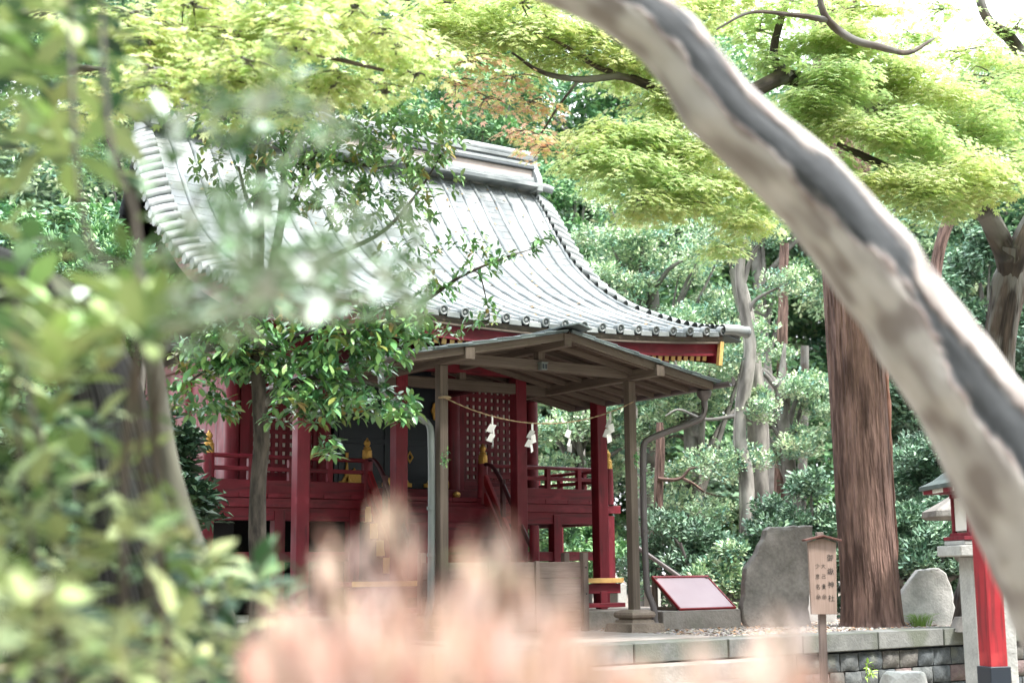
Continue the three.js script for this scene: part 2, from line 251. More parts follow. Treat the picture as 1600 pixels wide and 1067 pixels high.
  // verge tiles: rolls lying outwards along both gable edges
  for (const sgn of [-1, 1]) {
    const xe = sgn > 0 ? RX1 : RX0, n = 30;
    for (let i = 0; i < n; i++) {
      const t = 0.05 + 0.95 * i / (n - 1), last = i === n - 1, L = last ? 0.4 : 0.26 + 0.06 * t, rad = last ? 0.064 : 0.058, drop = last ? 0.0 : 0.05 + 0.09 * (1 - t);
      const A = roofP(t, xe - sgn * 0.02, 0.03), B = A.clone().add(V(sgn * L, -drop, 0));
      const g = limb([A, A.clone().lerp(B, 0.5).add(V(0, 0.012, 0)), B], [rad, rad, rad * 1.06], 12, 2); const cap = new THREE.CylinderGeometry(rad * 1.1, rad * 1.1, 0.03, 14).rotateZ(Math.PI / 2).translate(B.x, B.y, B.z);
      obj('verge_tile', [uvBox(g), uvBox(cap)], mTiles[i % 3], roof);
      if (i < n - 1) { const t2 = t + 0.475 / (n - 1), C = roofP(t2, xe + sgn * 0.02, -0.03); obj('verge_pan', between(C, C.clone().add(V(sgn * (L - 0.04), -drop - 0.02, 0)), 0.1, 0.02, 0, 0), mTileDark, roof); }
    }
    // barge board under the verge with its yellow end
    const pos = [], M = 16, xi = xe - sgn * 0.0, T0 = 0.02;
    const boards = [];
    for (let i = 0; i < M; i++) { const a = roofP(lerp(T0, 0.985, i / M), xi, -0.25), b = roofP(lerp(T0, 0.985, (i + 1) / M), xi, -0.25); boards.push(between(a, b.add(b.clone().sub(a).multiplyScalar(0.06)), 0.05, 0.27, 0, 0)); }
    obj('barge_board', boards, mRed, roof);
    const E = roofP(0.985, xi, -0.25); obj('painted_end', between(E.clone().add(V(0, -0.01, 0)), E.clone().add(V(0, -0.018, 0.05)), 0.056, 0.285, 0, 0.003), mYellow, roof);
    // gable wall
    const sh = new THREE.Shape(); sh.moveTo(-3.9, 3.2); sh.lineTo(-0.3, 3.2); for (let k = 12; k >= 0; k--) { const P = roofP(0.02 + 0.55 * k / 12, xe, -0.2); sh.lineTo(Math.min(P.z, -0.3), P.y); } for (let k = 0; k <= 12; k++) { const P = roofP(0.02 + 0.55 * k / 12, xe, -0.2); sh.lineTo(Math.max(-4.2 - P.z, -3.9), P.y); }
    const gg = new THREE.ExtrudeGeometry(sh, { depth: 0.06, bevelEnabled: false }); gg.applyMatrix4(new THREE.Matrix4().set(0, 0, 1, 0, 0, 1, 0, 0, 1, 0, 0, 0, 0, 0, 0, 1)); gg.translate(sgn > 0 ? 2.1 : -2.16, 0, 0); obj('gable_wall', uvBox(gg, 'y'), mRed, roof);
  }
  // ridge: stacked courses, a plastered band and a long rounded cap
  const rz = -2.1, xc = (RX0 + RX1) / 2, L = RX1 - RX0 - 0.1;
  const course = (y, h, w, m, nm = 'ridge_course', dl = 0) => obj(nm, bx(L + dl, h, w, xc, y, rz, 'x', 0.008), m, roof);
  course(6.06, 0.06, 0.62, mTiles[1]); course(6.115, 0.045, 0.5, mTiles[0]); course(6.165, 0.05, 0.46, mTiles[2]); course(6.25, 0.12, 0.34, mPlaster, 'ridge_band'); course(6.33, 0.035, 0.44, mTileDark); course(6.375, 0.045, 0.42, mTiles[1]); course(6.415, 0.03, 0.38, mTileDark); course(6.455, 0.05, 0.42, mTiles[0]);
  { const cyl = new THREE.CylinderGeometry(0.15, 0.15, L + 0.14, 18, 1, false, 0, Math.PI).rotateZ(Math.PI / 2).rotateX(0); cyl.scale(1, 0.7, 1.25); const g = new THREE.CylinderGeometry(0.14, 0.14, L + 0.16, 20).rotateZ(Math.PI / 2); g.scale(1, 0.75, 1.3); g.translate(xc, 6.52, rz); obj('ridge_cap', uvBox(g), mTiles[2], roof); }
  for (const sgn of [-1, 1]) { // end tiles of the ridge, curling up
    const x = sgn > 0 ? RX1 - 0.02 : RX0 + 0.02, sh = new THREE.Shape(); sh.moveTo(-0.36, 0); sh.bezierCurveTo(-0.4, 0.25, -0.26, 0.3, -0.22, 0.42); sh.bezierCurveTo(-0.2, 0.56, -0.1, 0.62, 0, 0.66); sh.bezierCurveTo(0.1, 0.62, 0.2, 0.56, 0.22, 0.42); sh.bezierCurveTo(0.26, 0.3, 0.4, 0.25, 0.36, 0); sh.lineTo(-0.36, 0);
    const g = new THREE.ExtrudeGeometry(sh, { depth: 0.07, bevelEnabled: true, bevelSize: 0.015, bevelThickness: 0.015, bevelSegments: 2, curveSegments: 8 }).rotateY(Math.PI / 2); g.scale(1, 0.85, 0.8); g.translate(x - 0.035, 6.0, rz); obj('ridge_end_tile', uvBox(g), mTile, roof);
    const k = limb([roofP(0.03, x, 0.1), roofP(0.03, x, 0.1).add(V(sgn * 0.12, 0.04, 0.05)), roofP(0.03, x, 0.1).add(V(sgn * 0.24, 0.0, 0.1))], [0.065, 0.06, 0.055], 12, 3); obj('ridge_end_roll', uvBox(k), mTile, roof);
  }
  // eave boards and rafters with yellow ends
  const eb = (t, up, w, h, m, nm) => { const g = []; for (let k = 0; k < 14; k++) { const xa = lerp(RX0 - 0.02, RX1 + 0.02, k / 14), xb = lerp(RX0 - 0.02, RX1 + 0.02, (k + 1) / 14); g.push(between(roofP(t, xa, up), roofP(t, xb, up), w, h, 0, 0)); } return obj(nm, g, m, roof); };
  eb(0.985, -0.10, 0.06, 0.085, mWood, 'eave_board'); eb(0.965, -0.215, 0.05, 0.15, mRed, 'eave_fascia');
  for (let i = 0; i < 57; i++) { // rafters
    const x = RX0 + 0.08 + i * 0.0987, A = roofP(0.947, x, -0.318), B = roofP(0.55, x, -0.318); obj('rafter', between(A, B, 0.05, 0.065, 0, 0), mRed, roof);
    obj('painted_end', between(A.clone().add(V(0, -0.001, 0.012)), A.clone().add(V(0, 0.002, -0.002)), 0.054, 0.069, 0, 0), mYellow, roof);
  }
}
// giboshi: the bulb-capped newel
const postCap = s => { const p = [[0, 0.245], [0.012, 0.235], [0.014, 0.222], [0.034, 0.2], [0.04, 0.178], [0.03, 0.155], [0.024, 0.146], [0.04, 0.135], [0.043, 0.128], [0.036, 0.118], [0.052, 0.104], [0.056, 0.094], [0.052, 0.084], [0.056, 0.07], [0.058, 0.0], [0.06, -0.004], [0.05, -0.006]].reverse().map(q => new THREE.Vector2(q[0] * s, q[1] * s)); return new THREE.LatheGeometry(p, 20); };
const FY = 1.49, HW = 2.68, SX = 0.783;
const veranda = new THREE.Group(); veranda.name = 'veranda'; hall.add(veranda);
{
  for (let i = 0; i < 16; i++) obj('floor_board', bx(HW * 2 / 16 + 0.01 - 0.014, 0.05, 0.86, -HW + (i + 0.5) * HW * 2 / 16, FY - 0.022 + (i % 2) * 0.002, -0.395, 'z', 0.004), mRed, veranda);
  for (const s of [-1, 1]) for (let i = 0; i < 8; i++) obj('floor_board', bx(0.66, 0.05, 0.31, s * (HW - 0.3), FY - 0.022 + (i % 2) * 0.002, -0.99 - i * 0.325, 'x', 0.004), mRed, veranda);
  obj('edge_beam', bx(HW * 2 + 0.34, 0.1, 0.1, 0, FY - 0.1, -0.02, 'x'), mRed, veranda); obj('edge_beam', bx(HW * 2, 0.14, 0.09, 0, FY - 0.221, -0.03, 'x'), mRed, veranda);
  for (const s of [-1, 1]) { obj('edge_beam', bx(0.1, 0.1, 3.9, s * HW, FY - 0.103, -1.9, 'z'), mRed, veranda); obj('edge_beam', bx(0.09, 0.14, 3.4, s * (HW - 0.01), FY - 0.224, -1.85, 'z'), mRed, veranda); }
  for (const x of [-HW, -1.86, -0.95, 0.95, 1.86, HW]) obj('veranda_post', bx(0.125, 1.1, 0.125, x, 0.76, -0.03, 'y'), mRed, veranda);
  for (const s of [-1, 1]) for (const z of [-1.1, -2.2, -3.3]) obj('veranda_post', bx(0.12, 1.1, 0.12, s * (HW - 0.005), 0.76, z, 'y'), mRed, veranda);
  for (const s of [-1, 1]) { obj('tie_beam', bx(1.75, 0.11, 0.07, s * (HW - 0.86), 0.81, -0.03, 'x'), mRed, veranda); obj('tie_beam', bx(0.07, 0.11, 3.2, s * HW, 0.815, -1.7, 'z'), mRed, veranda); }
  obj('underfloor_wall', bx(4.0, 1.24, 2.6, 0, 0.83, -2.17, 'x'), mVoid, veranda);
  // railings
  const round = (a, b, r) => limb([a, a.clone().lerp(b, 0.5), b], [r, r, r], 10, 1);
  const rail = (x0, x1, z0, z1, n) => {
    const a = V(x0, 0, z0), b = V(x1, 0, z1), g = new THREE.Group(); g.name = 'railing'; hall.add(g);
    const up = (p, y) => p.clone().setY(y);
    obj('handrail', round(up(a, 1.882), up(b, 1.882), 0.024), mRed, g); obj('middle_rail', between(up(a, 1.75), up(b, 1.75), 0.045, 0.045), mRed, g); obj('bottom_rail', between(up(a, 1.56), up(b, 1.56), 0.065, 0.14), mRed, g);
    for (let i = 1; i <= n; i++) { const p = a.clone().lerp(b, i / (n + 1)); obj('rail_post', bx(0.06, 0.25, 0.06, p.x, 1.745, p.z, 'y', 0.004), mRed, g); }
  };
  rail(-HW, -SX, 0, 0, 3); rail(SX, HW, 0, 0, 3); rail(-HW, -HW, 0, -3.6, 6); rail(HW, HW, 0, -3.6, 6);
  const newel = (x, z, y0, y1, s = 1) => { const p = obj('newel_post', [uvBox(new THREE.CylinderGeometry(0.062 * s, 0.068 * s, y1 - y0, 16).translate(x, (y0 + y1) / 2, z), 'y')], mRed, hall); obj('gilt_cap', uvBox(postCap(1.0 * s).translate(x, y1, z)), mGold, p); };
  newel(-HW, 0, 1.45, 1.9); newel(HW, 0, 1.45, 1.9); newel(-SX, 0, 1.42, 1.9); newel(SX, 0, 1.42, 1.9);
  // stairs
  const stairs = new THREE.Group(); stairs.name = 'stairs'; hall.add(stairs);
  for (let i = 0; i < 5; i++) { const y = FY - 0.19 * (i + 1), z = 0.06 + 0.15 * i; obj('tread', bx(1.6, 0.2, 0.2, 0, y - 0.02, z, 'x'), mRed, stairs); for (const s of [-1, 1]) obj('painted_end', bx(0.012, 0.17, 0.17, s * 0.806, y - 0.02, z, 'z', 0.003), mYellow, stairs); }
  for (const s of [-1, 1]) {
    const g = new THREE.Group(); g.name = 'stair_railing'; hall.add(g); const A = V(s * SX, 0, 0.06), B = V(s * SX, 0, 1.02), k = (p, y) => p.clone().setY(y);
    obj('handrail', limb([k(A, 1.885).setZ(0), k(A, 1.885).setZ(0.13), V(s * SX, 1.845, 0.22), V(s * SX, 1.74, 0.335), V(s * SX, 1.45, 0.56), V(s * SX, 0.92, 0.96)], [0.026, 0.026, 0.026, 0.026, 0.026, 0.026], 10, 5), mRedDark, g); obj('middle_rail', between(V(s * SX, 1.74, 0.04), V(s * SX, 0.5, 0.94), 0.05, 0.085), mRedBright, g); obj('bottom_rail', between(V(s * SX, 1.53, 0.04), V(s * SX, 0.55, 0.75), 0.055, 0.11), mRedBright, g);  // middle and bottom rails: lit look put into the brighter red
    obj('rail_post', bx(0.05, 0.55, 0.05, s * SX, 1.42, 0.42, 'y'), mRedDark, g); obj('newel_post', uvBox(new THREE.CylinderGeometry(0.055, 0.06, 0.62, 14).translate(s * SX, 0.83, 1.04), 'y'), mRed, g);
  }
  // low platform at the foot of the stairs, its front edge painted yellow
  const low = new THREE.Group(); low.name = 'stair_platform'; hall.add(low);
  for (let i = 0; i < 2; i++) obj('plank', bx(3.5, 0.05, 0.19, 0.1, 0.52, 0.98 + i * 0.2, 'x', 0.004), mRed, low);
  obj('painted_edge', bx(3.5, 0.054, 0.02, 0.1, 0.521, 1.288, 'x', 0.003), mYellow, low); obj('beam', bx(3.5, 0.11, 0.08, 0.1, 0.43, 1.2, 'x'), mRed, low);
  for (const x of [-1.4, -0.45, 0.6, 1.6]) { obj('leg', bx(0.1, 0.2, 0.1, x, 0.30, 1.2, 'y'), mRed, low); }
  obj('sill', bx(3.6, 0.05, 0.12, 0.1, 0.245, 1.2, 'x'), mRed, low);
}
{ // porch columns and beams
  const porch = new THREE.Group(); porch.name = 'porch'; hall.add(porch);
  for (const x of [-1.966, -0.793, 0.793, 1.966]) obj('porch_column', bx(0.148, 2.92, 0.148, x, 1.66, 0.734, 'y', 0.014), mRed, porch);
  obj('porch_beam', bx(4.6, 0.17, 0.12, 0, 2.93, 0.734, 'x'), mRed, porch); obj('porch_beam', bx(4.3, 0.11, 0.1, 0, 3.13, 0.734, 'x'), mRed, porch);
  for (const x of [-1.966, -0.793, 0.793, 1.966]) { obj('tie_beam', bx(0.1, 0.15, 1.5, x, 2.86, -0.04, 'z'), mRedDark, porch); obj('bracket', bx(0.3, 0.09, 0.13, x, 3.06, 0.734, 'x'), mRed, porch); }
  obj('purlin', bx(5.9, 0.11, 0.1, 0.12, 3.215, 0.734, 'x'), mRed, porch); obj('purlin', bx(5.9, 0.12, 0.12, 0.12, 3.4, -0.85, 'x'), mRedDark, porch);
  for (const s of [-1, 1]) { const g = limb([V(s * 2.04, 3.1, 0.734), V(s * 2.3, 3.1, 0.734), V(s * 2.45, 3.16, 0.734)], [0.055, 0.05, 0.035], 8, 3); obj('beam_nose', uvBox(g), mRed, porch); }
}
const ZW = -0.85;
{ // body of the hall
  const body = new THREE.Group(); body.name = 'hall_body'; hall.add(body);
  for (const x of [-2.06, -0.9, 0.9, 2.1]) obj('column', uvBox(new THREE.CylinderGeometry(0.085, 0.085, 1.95, 20).translate(x, FY + 0.97, ZW), 'y'), mRed, body);
  for (const x of [-2.06, 2.1]) for (const z of [-2.1, -3.4]) obj('column', uvBox(new THREE.CylinderGeometry(0.085, 0.085, 1.95, 20).translate(x, FY + 0.97, z), 'y'), mRed, body);
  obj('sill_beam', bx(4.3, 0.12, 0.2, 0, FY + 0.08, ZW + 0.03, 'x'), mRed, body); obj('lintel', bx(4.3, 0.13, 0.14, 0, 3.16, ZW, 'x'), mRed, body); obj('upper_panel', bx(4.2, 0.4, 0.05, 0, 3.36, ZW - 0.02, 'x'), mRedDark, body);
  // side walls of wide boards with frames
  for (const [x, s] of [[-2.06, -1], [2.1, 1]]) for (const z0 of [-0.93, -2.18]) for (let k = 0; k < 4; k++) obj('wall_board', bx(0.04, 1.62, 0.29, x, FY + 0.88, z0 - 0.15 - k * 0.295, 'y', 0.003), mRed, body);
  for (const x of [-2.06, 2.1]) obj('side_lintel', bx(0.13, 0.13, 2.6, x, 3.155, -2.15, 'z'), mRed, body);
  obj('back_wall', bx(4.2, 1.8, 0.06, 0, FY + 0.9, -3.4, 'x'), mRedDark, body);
  // lattice windows
  for (const s of [-1, 1]) {
    const w = new THREE.Group(); w.name = 'lattice_window'; hall.add(w); const xa = s > 0 ? 1.0 : -1.9, n = 8, px = 0.092, x0 = xa + 0.1, y0 = 1.74, rows = 14, py = 0.098;
    obj('paper', bx(0.98, 1.5, 0.02, xa + 0.45, FY + 0.93, ZW - 0.045, 'x', 0), mPaper, w);
    obj('frame', [bx(0.12, 1.54, 0.05, xa - 0.0, FY + 0.91, ZW - 0.015, 'y'), bx(0.12, 1.54, 0.05, xa + 0.92, FY + 0.91, ZW - 0.015, 'y'), bx(0.8, 0.12, 0.05, xa + 0.46, FY + 0.2, ZW - 0.015, 'x'), bx(0.8, 0.1, 0.05, xa + 0.46, FY + 1.64, ZW - 0.015, 'x')], mRed, w);
    for (let i = 0; i <= n; i++) obj('lattice_bar', bx(0.047, 1.4, 0.03, x0 - 0.015 + i * px, FY + 0.92, ZW - 0.022, 'y', 0.002), mRed, w);
    for (let j = 0; j < rows; j++) obj('lattice_bar', bx(0.82, 0.05, 0.026, xa + 0.46, y0 + 0.02 + j * py, ZW - 0.022, 'x', 0.002), mRed, w);
  }
  // black double doors with gilt fittings
  for (const s of [-1, 1]) {
    const dd = obj('door', bx(0.78, 1.5, 0.05, s * 0.405 + 0.04, FY + 0.9, ZW - 0.03, 'y'), mInk, body);
    for (const [x, y, w, h] of [[0.405, FY + 0.9, 0.62, 1.3]]) obj('door_frame', [bx(0.06, h, 0.02, s * (x - w / 2) + 0.04, y, ZW + 0.002, 'y', 0.003), bx(0.06, h, 0.02, s * (x + w / 2) + 0.04, y, ZW + 0.002, 'y', 0.003), bx(w + 0.06, 0.06, 0.02, s * x + 0.04, y + h / 2, ZW + 0.001, 'x', 0.003), bx(w + 0.06, 0.06, 0.02, s * x + 0.04, y - h / 2, ZW + 0.001, 'x', 0.003), bx(w, 0.06, 0.02, s * x + 0.04, y - 0.2, ZW + 0.001, 'x', 0.003)], mInk, dd);
  }
  const disc = (x, y, r, sx = 1, nm = 'gilt_fitting') => { const g = new THREE.LatheGeometry([[0, 0.03], [r * 0.25, 0.03], [r * 0.34, 0.016], [r * 0.6, 0.02], [r * 0.72, 0.012], [r * 0.95, 0.018], [r, 0.0]].reverse().map(q => new THREE.Vector2(q[0], q[1])), 28); const p = g.attributes.position; for (let i = 0; i < p.count; i++) { const a = Math.atan2(p.getZ(i), p.getX(i)), q = Math.hypot(p.getX(i), p.getZ(i)) / r, k = 1 + (q > 0.9 ? 0.06 * Math.cos(a * 8) : 0); p.setX(i, p.getX(i) * k * sx); p.setZ(i, p.getZ(i) * k); } g.rotateX(Math.PI / 2); g.translate(x, y, ZW + 0.015); g.computeVertexNormals(); obj(nm, uvBox(g), mGold, body); };
  disc(0.085, 2.61, 0.16); disc(-0.46, 2.64, 0.13, 0.8); disc(0.66, 2.6, 0.13, 0.7);
  const plate = (pts, x, y, nm = 'gilt_fitting') => { const sh = new THREE.Shape(pts.map(q => new THREE.Vector2(q[0], q[1]))); const g = new THREE.ExtrudeGeometry(sh, { depth: 0.012, bevelEnabled: true, bevelSize: 0.006, bevelThickness: 0.006, bevelSegments: 1 }); g.translate(x, y, ZW + 0.012); obj(nm, uvBox(g), mGold, body); };
  { const g = new THREE.TorusGeometry(0.045, 0.016, 6, 4).scale(0.85, 1.35, 1).translate(0.262, 2.02, ZW + 0.02); obj('gilt_fitting', uvBox(g), mGold, body); }
  for (const [x, k] of [[0.085, 1], [0.67, -1], [-0.5, 1]]) plate([[-0.2, 0], [0.2, 0], [0.2, 0.035], [0.16, 0.045], [0.13, 0.1], [0.1, 0.09], [0.07, 0.15], [0.03, 0.15], [0, 0.2], [-0.03, 0.15], [-0.07, 0.15], [-0.1, 0.09], [-0.13, 0.1], [-0.16, 0.045], [-0.2, 0.035]], x, 1.66);
  { const g = new THREE.SphereGeometry(0.055, 16, 12).scale(1, 0.8, 0.6).translate(0.86, 1.57, ZW + 0.14); obj('gilt_knob', uvBox(g), mGold, body); }
  plate([[-0.015, 0], [0.015, 0], [0.02, 0.14], [0.006, 0.3], [0.018, 0.42], [-0.018, 0.42], [-0.006, 0.3], [-0.02, 0.14]], -0.6, 1.62);
}
{ // leaves lying on the roof
  const n = 260, m = new THREE.InstancedMesh(leafGeo(0.07, 0.032, 0.2), S({ roughness: 0.8, side: THREE.DoubleSide }), n), M = new THREE.Matrix4(), q = new THREE.Quaternion(), c = new THREE.Color();
  for (let i = 0; i < n; i++) { const t = Math.pow(rnd(), 0.8), P = roofP(t, rr(RX0 + 0.05, RX1 - 0.05), 0.02), T = roofCurve.getTangent(t), nn = V(0, T.z, -T.y); if (nn.y < 0) nn.negate(); q.setFromUnitVectors(V(0, 1, 0), nn).multiply(new THREE.Quaternion().setFromEuler(new THREE.Euler(rr(-0.3, 0.3), rnd() * 6.28, rr(-0.3, 0.3)))); const s = rr(0.5, 1.1); M.compose(P, q, V(s, s, s)); m.setMatrixAt(i, M); const k = rr(0.4, 1.1); c.setRGB(0.30 * k, 0.2 * k, 0.09 * k); m.setColorAt(i, c); }
  m.name = 'fallen_leaves'; m.userData.kind = 'stuff'; m.castShadow = m.receiveShadow = true; hall.children.find(o => o.name === 'roof').add(m);
}

// ---------------------------------------------------------------- wooden entrance canopy in front of the stairs
const canopy = thing('entrance_canopy', 'weathered wooden canopy with green copper roof on two posts before the shrine stairs', 'canopy', [0, TY, 0]);
{
  const c = canopy, PX = 1.197, PZ = 2.273, up = -TY, o = (n, g, m, p = c) => { const q = obj(n, g, m, p); if (p === c) q.position.y = up; return q; };
  const apex = 3.045, eave = 2.655, HWc = 2.0, Z0 = 0.2, Z1 = 2.74, slope = x => apex - (apex - eave) * Math.pow(Math.abs(x) / HWc, 0.97);
  for (const s of [-1, 1]) {
    o('post', bx(0.098, 2.46, 0.098, s * PX, 1.43, PZ, 'y', 0.01), mWood);
    // stone foot: a rounded square cushion on a flared block
    const prof = [[0.001, 0.225], [0.10, 0.225], [0.135, 0.215], [0.175, 0.195], [0.185, 0.17], [0.175, 0.145], [0.135, 0.128], [0.14, 0.12], [0.165, 0.115], [0.175, 0.09], [0.245, 0.08], [0.275, -0.03], [0.001, -0.03]].reverse().map(q => new THREE.Vector2(q[0] * 1.22, q[1]));
    const g = new THREE.LatheGeometry(prof, 4).toNonIndexed(); g.rotateY(Math.PI / 4); g.computeVertexNormals(); o('stone_foot', uvBox(g.translate(s * PX, 0, PZ)), mBase);
    o('side_beam', bx(0.1, 0.11, 2.56, s * PX, 2.715, 1.51, 'z', 0.008), mWood);
    o('beam_end', bx(0.108, 0.118, 0.014, s * PX, 2.715, 2.795, 'y', 0.003), mWood);
  }
  o('front_beam', bx(2.5, 0.11, 0.09, 0, 2.742, PZ, 'x', 0.008), mWood); o('rear_beam', bx(2.4, 0.12, 0.09, 0, 2.71, 0.75, 'x', 0.008), mWood);
  o('king_post', bx(0.085, 0.17, 0.085, 0, 2.88, PZ, 'y'), mWood); o('king_post', bx(0.085, 0.18, 0.085, 0, 2.86, 0.75, 'y'), mWood);
  { const lamp = o('porch_lamp', [bx(0.085, 0.012, 0.085, -0.02, 2.76, PZ + 0.085, 'x', 0.002), bx(0.07, 0.07, 0.07, -0.02, 2.72, PZ + 0.085, 'y', 0.004)], mPipeGreen); obj('lamp_pane', [bx(0.02, 0.05, 0.004, -0.037, 2.72, PZ + 0.1225, 'y', 0), bx(0.02, 0.05, 0.004, -0.003, 2.72, PZ + 0.1225, 'y', 0)], mInk, lamp); }
  o('ridge_beam', bx(0.09, 0.13, Z1 - Z0 + 0.06, 0, apex - 0.1, (Z0 + Z1) / 2 + 0.01, 'z'), mWood);
  for (let i = 0; i < 9; i++) { const z = Z0 + 0.07 + i * (Z1 - Z0 - 0.14) / 8; for (const s of [-1, 1]) o('rafter', [0, 1, 2].map(k => between(V(s * (0.06 + k * 0.63), slope(0.06 + k * 0.63) - 0.065, z), V(s * (0.06 + (k + 1) * 0.63), slope(0.06 + (k + 1) * 0.63) - 0.065, z), 0.045, 0.05, 0, 0)), mWood); }
  for (const s of [-1, 1]) for (let k = 0; k < 12; k++) { const xa = s * (k * HWc / 12 + 0.003), xb = s * ((k + 1) * HWc / 12 - 0.003), yo = -0.028 + (k % 2) * 0.003; o('roof_board', between(V(xa, slope(xa) + yo, (Z0 + Z1) / 2), V(xb, slope(xb) + yo, (Z0 + Z1) / 2), Z1 - Z0, 0.02, 0, 0), mWoodDark); }
  for (const z of [Z0 - 0.012, Z1 + 0.012]) for (const s of [-1, 1]) o('barge_board', [0, 1, 2, 3].map(k => between(V(s * (k * 0.49 + 0.01), slope(k * 0.49) - 0.055, z), V(s * ((k + 1) * 0.49 + 0.012), slope((k + 1) * 0.49) - 0.055, z), 0.028, 0.085, 0, 0)), mWood);
  // copper sheets, standing a little proud at the edges
  for (const s of [-1, 1]) { for (let k = 0; k < 7; k++) { const xa = s * (0.02 + k * 0.288), xb = s * (0.02 + (k + 1) * 0.288 + 0.014), lift = 0.012; o('copper_sheet', between(V(xa, slope(xa) - 0.002, (Z0 + Z1) / 2 + 0.02), V(xb, slope(xb) + lift, (Z0 + Z1) / 2 + 0.02), Z1 - Z0 + 0.12, 0.016, 0, 0.003), mCopper); }
    o('copper_edge', [0, 1, 2, 3, 4].map(k => between(V(s * (0.03 + k * 0.4), slope(k * 0.4) - 0.012, Z1 + 0.06), V(s * (0.03 + (k + 1) * 0.4), slope((k + 1) * 0.4) - 0.012, Z1 + 0.06), 0.03, 0.034, 0, 0.004)), mCopper); }
  for (const s of [-1, 1]) o('ridge_sheet', between(V(0, apex + 0.045, (Z0 + Z1) / 2 + 0.09), V(s * 0.17, apex - 0.0, (Z0 + Z1) / 2 + 0.09), Z1 - Z0 + 0.26, 0.018, 0, 0.003), mCopper);
  // gutters: half-round troughs with brackets, hoppers and bent downpipes
  const gutter = s => { const prof = []; for (let k = 0; k <= 10; k++) { const a = Math.PI + Math.PI * k / 10; prof.push([0.055 * Math.cos(a), 0.055 * Math.sin(a)]); } for (let k = 10; k >= 0; k--) { const a = Math.PI + Math.PI * k / 10; prof.push([0.05 * Math.cos(a), 0.05 * Math.sin(a)]); }
    const g = new THREE.ExtrudeGeometry(new THREE.Shape(prof.map(q => new THREE.Vector2(...q))), { depth: 2.85, bevelEnabled: false }); g.translate(s * 2.03, 2.63, 0.15); o('gutter', [uvBox(g, 'z'), uvBox(new THREE.CylinderGeometry(0.054, 0.054, 0.006, 12, 1, false, Math.PI / 2, Math.PI).rotateX(Math.PI / 2).rotateZ(Math.PI / 2 + Math.PI).translate(s * 2.03, 2.63, 2.997))], mPipe);
    for (let i = 0; i < 4; i++) o('gutter_bracket', bx(0.09, 0.012, 0.015, s * 1.99, 2.637, 0.5 + i * 0.7, 'x', 0.002), mPipe);
    const h = new THREE.LatheGeometry([[0.03, -0.17], [0.035, -0.1], [0.075, -0.05], [0.085, 0.0], [0.08, 0.005]].map(q => new THREE.Vector2(...q)), 14).translate(s * 2.03, 2.57, 2.55); o('hopper', uvBox(h), s > 0 ? mPipe : mPipeGreen); };
  gutter(1); gutter(-1);
  const pipe = (pts, m) => { const q = []; for (let i = 0; i < pts.length; i++) { if (i === 0 || i === pts.length - 1) { q.push(pts[i]); continue; } const a = pts[i].clone().lerp(pts[i - 1], Math.min(0.45, 0.09 / pts[i].distanceTo(pts[i - 1]))), b = pts[i].clone().lerp(pts[i + 1], Math.min(0.45, 0.09 / pts[i].distanceTo(pts[i + 1]))); q.push(a, pts[i].clone().lerp(a.clone().lerp(b, 0.5), 0.45), b); } return limb(q, q.map(() => 0.036), 12, 4); };
  o('downpipe', [pipe([V(2.03, 2.46, 2.55), V(2.03, 2.28, 2.55), V(1.40, 2.02, 2.24), V(1.40, 0.42, 2.24), V(1.475, 0.24, 2.27), V(1.475, 0.06, 2.27), V(1.58, -0.01, 2.29)], mPipe), ...[1.7, 1.05].map(y => uvBox(new THREE.CylinderGeometry(0.041, 0.041, 0.03, 12).translate(1.40, y, 2.24)))], mPipe);
  o('downpipe', [pipe([V(-2.03, 2.46, 2.55), V(-2.03, 2.30, 2.55), V(-1.30, 2.06, 2.24), V(-1.30, 0.36, 2.24), V(-1.36, 0.2, 2.27), V(-1.36, 0.0, 2.27)], mPipeGreen), ...[1.25, 0.8].map(y => uvBox(new THREE.CylinderGeometry(0.041, 0.041, 0.03, 12).translate(-1.30, y, 2.24)))], mPipeGreen);
}
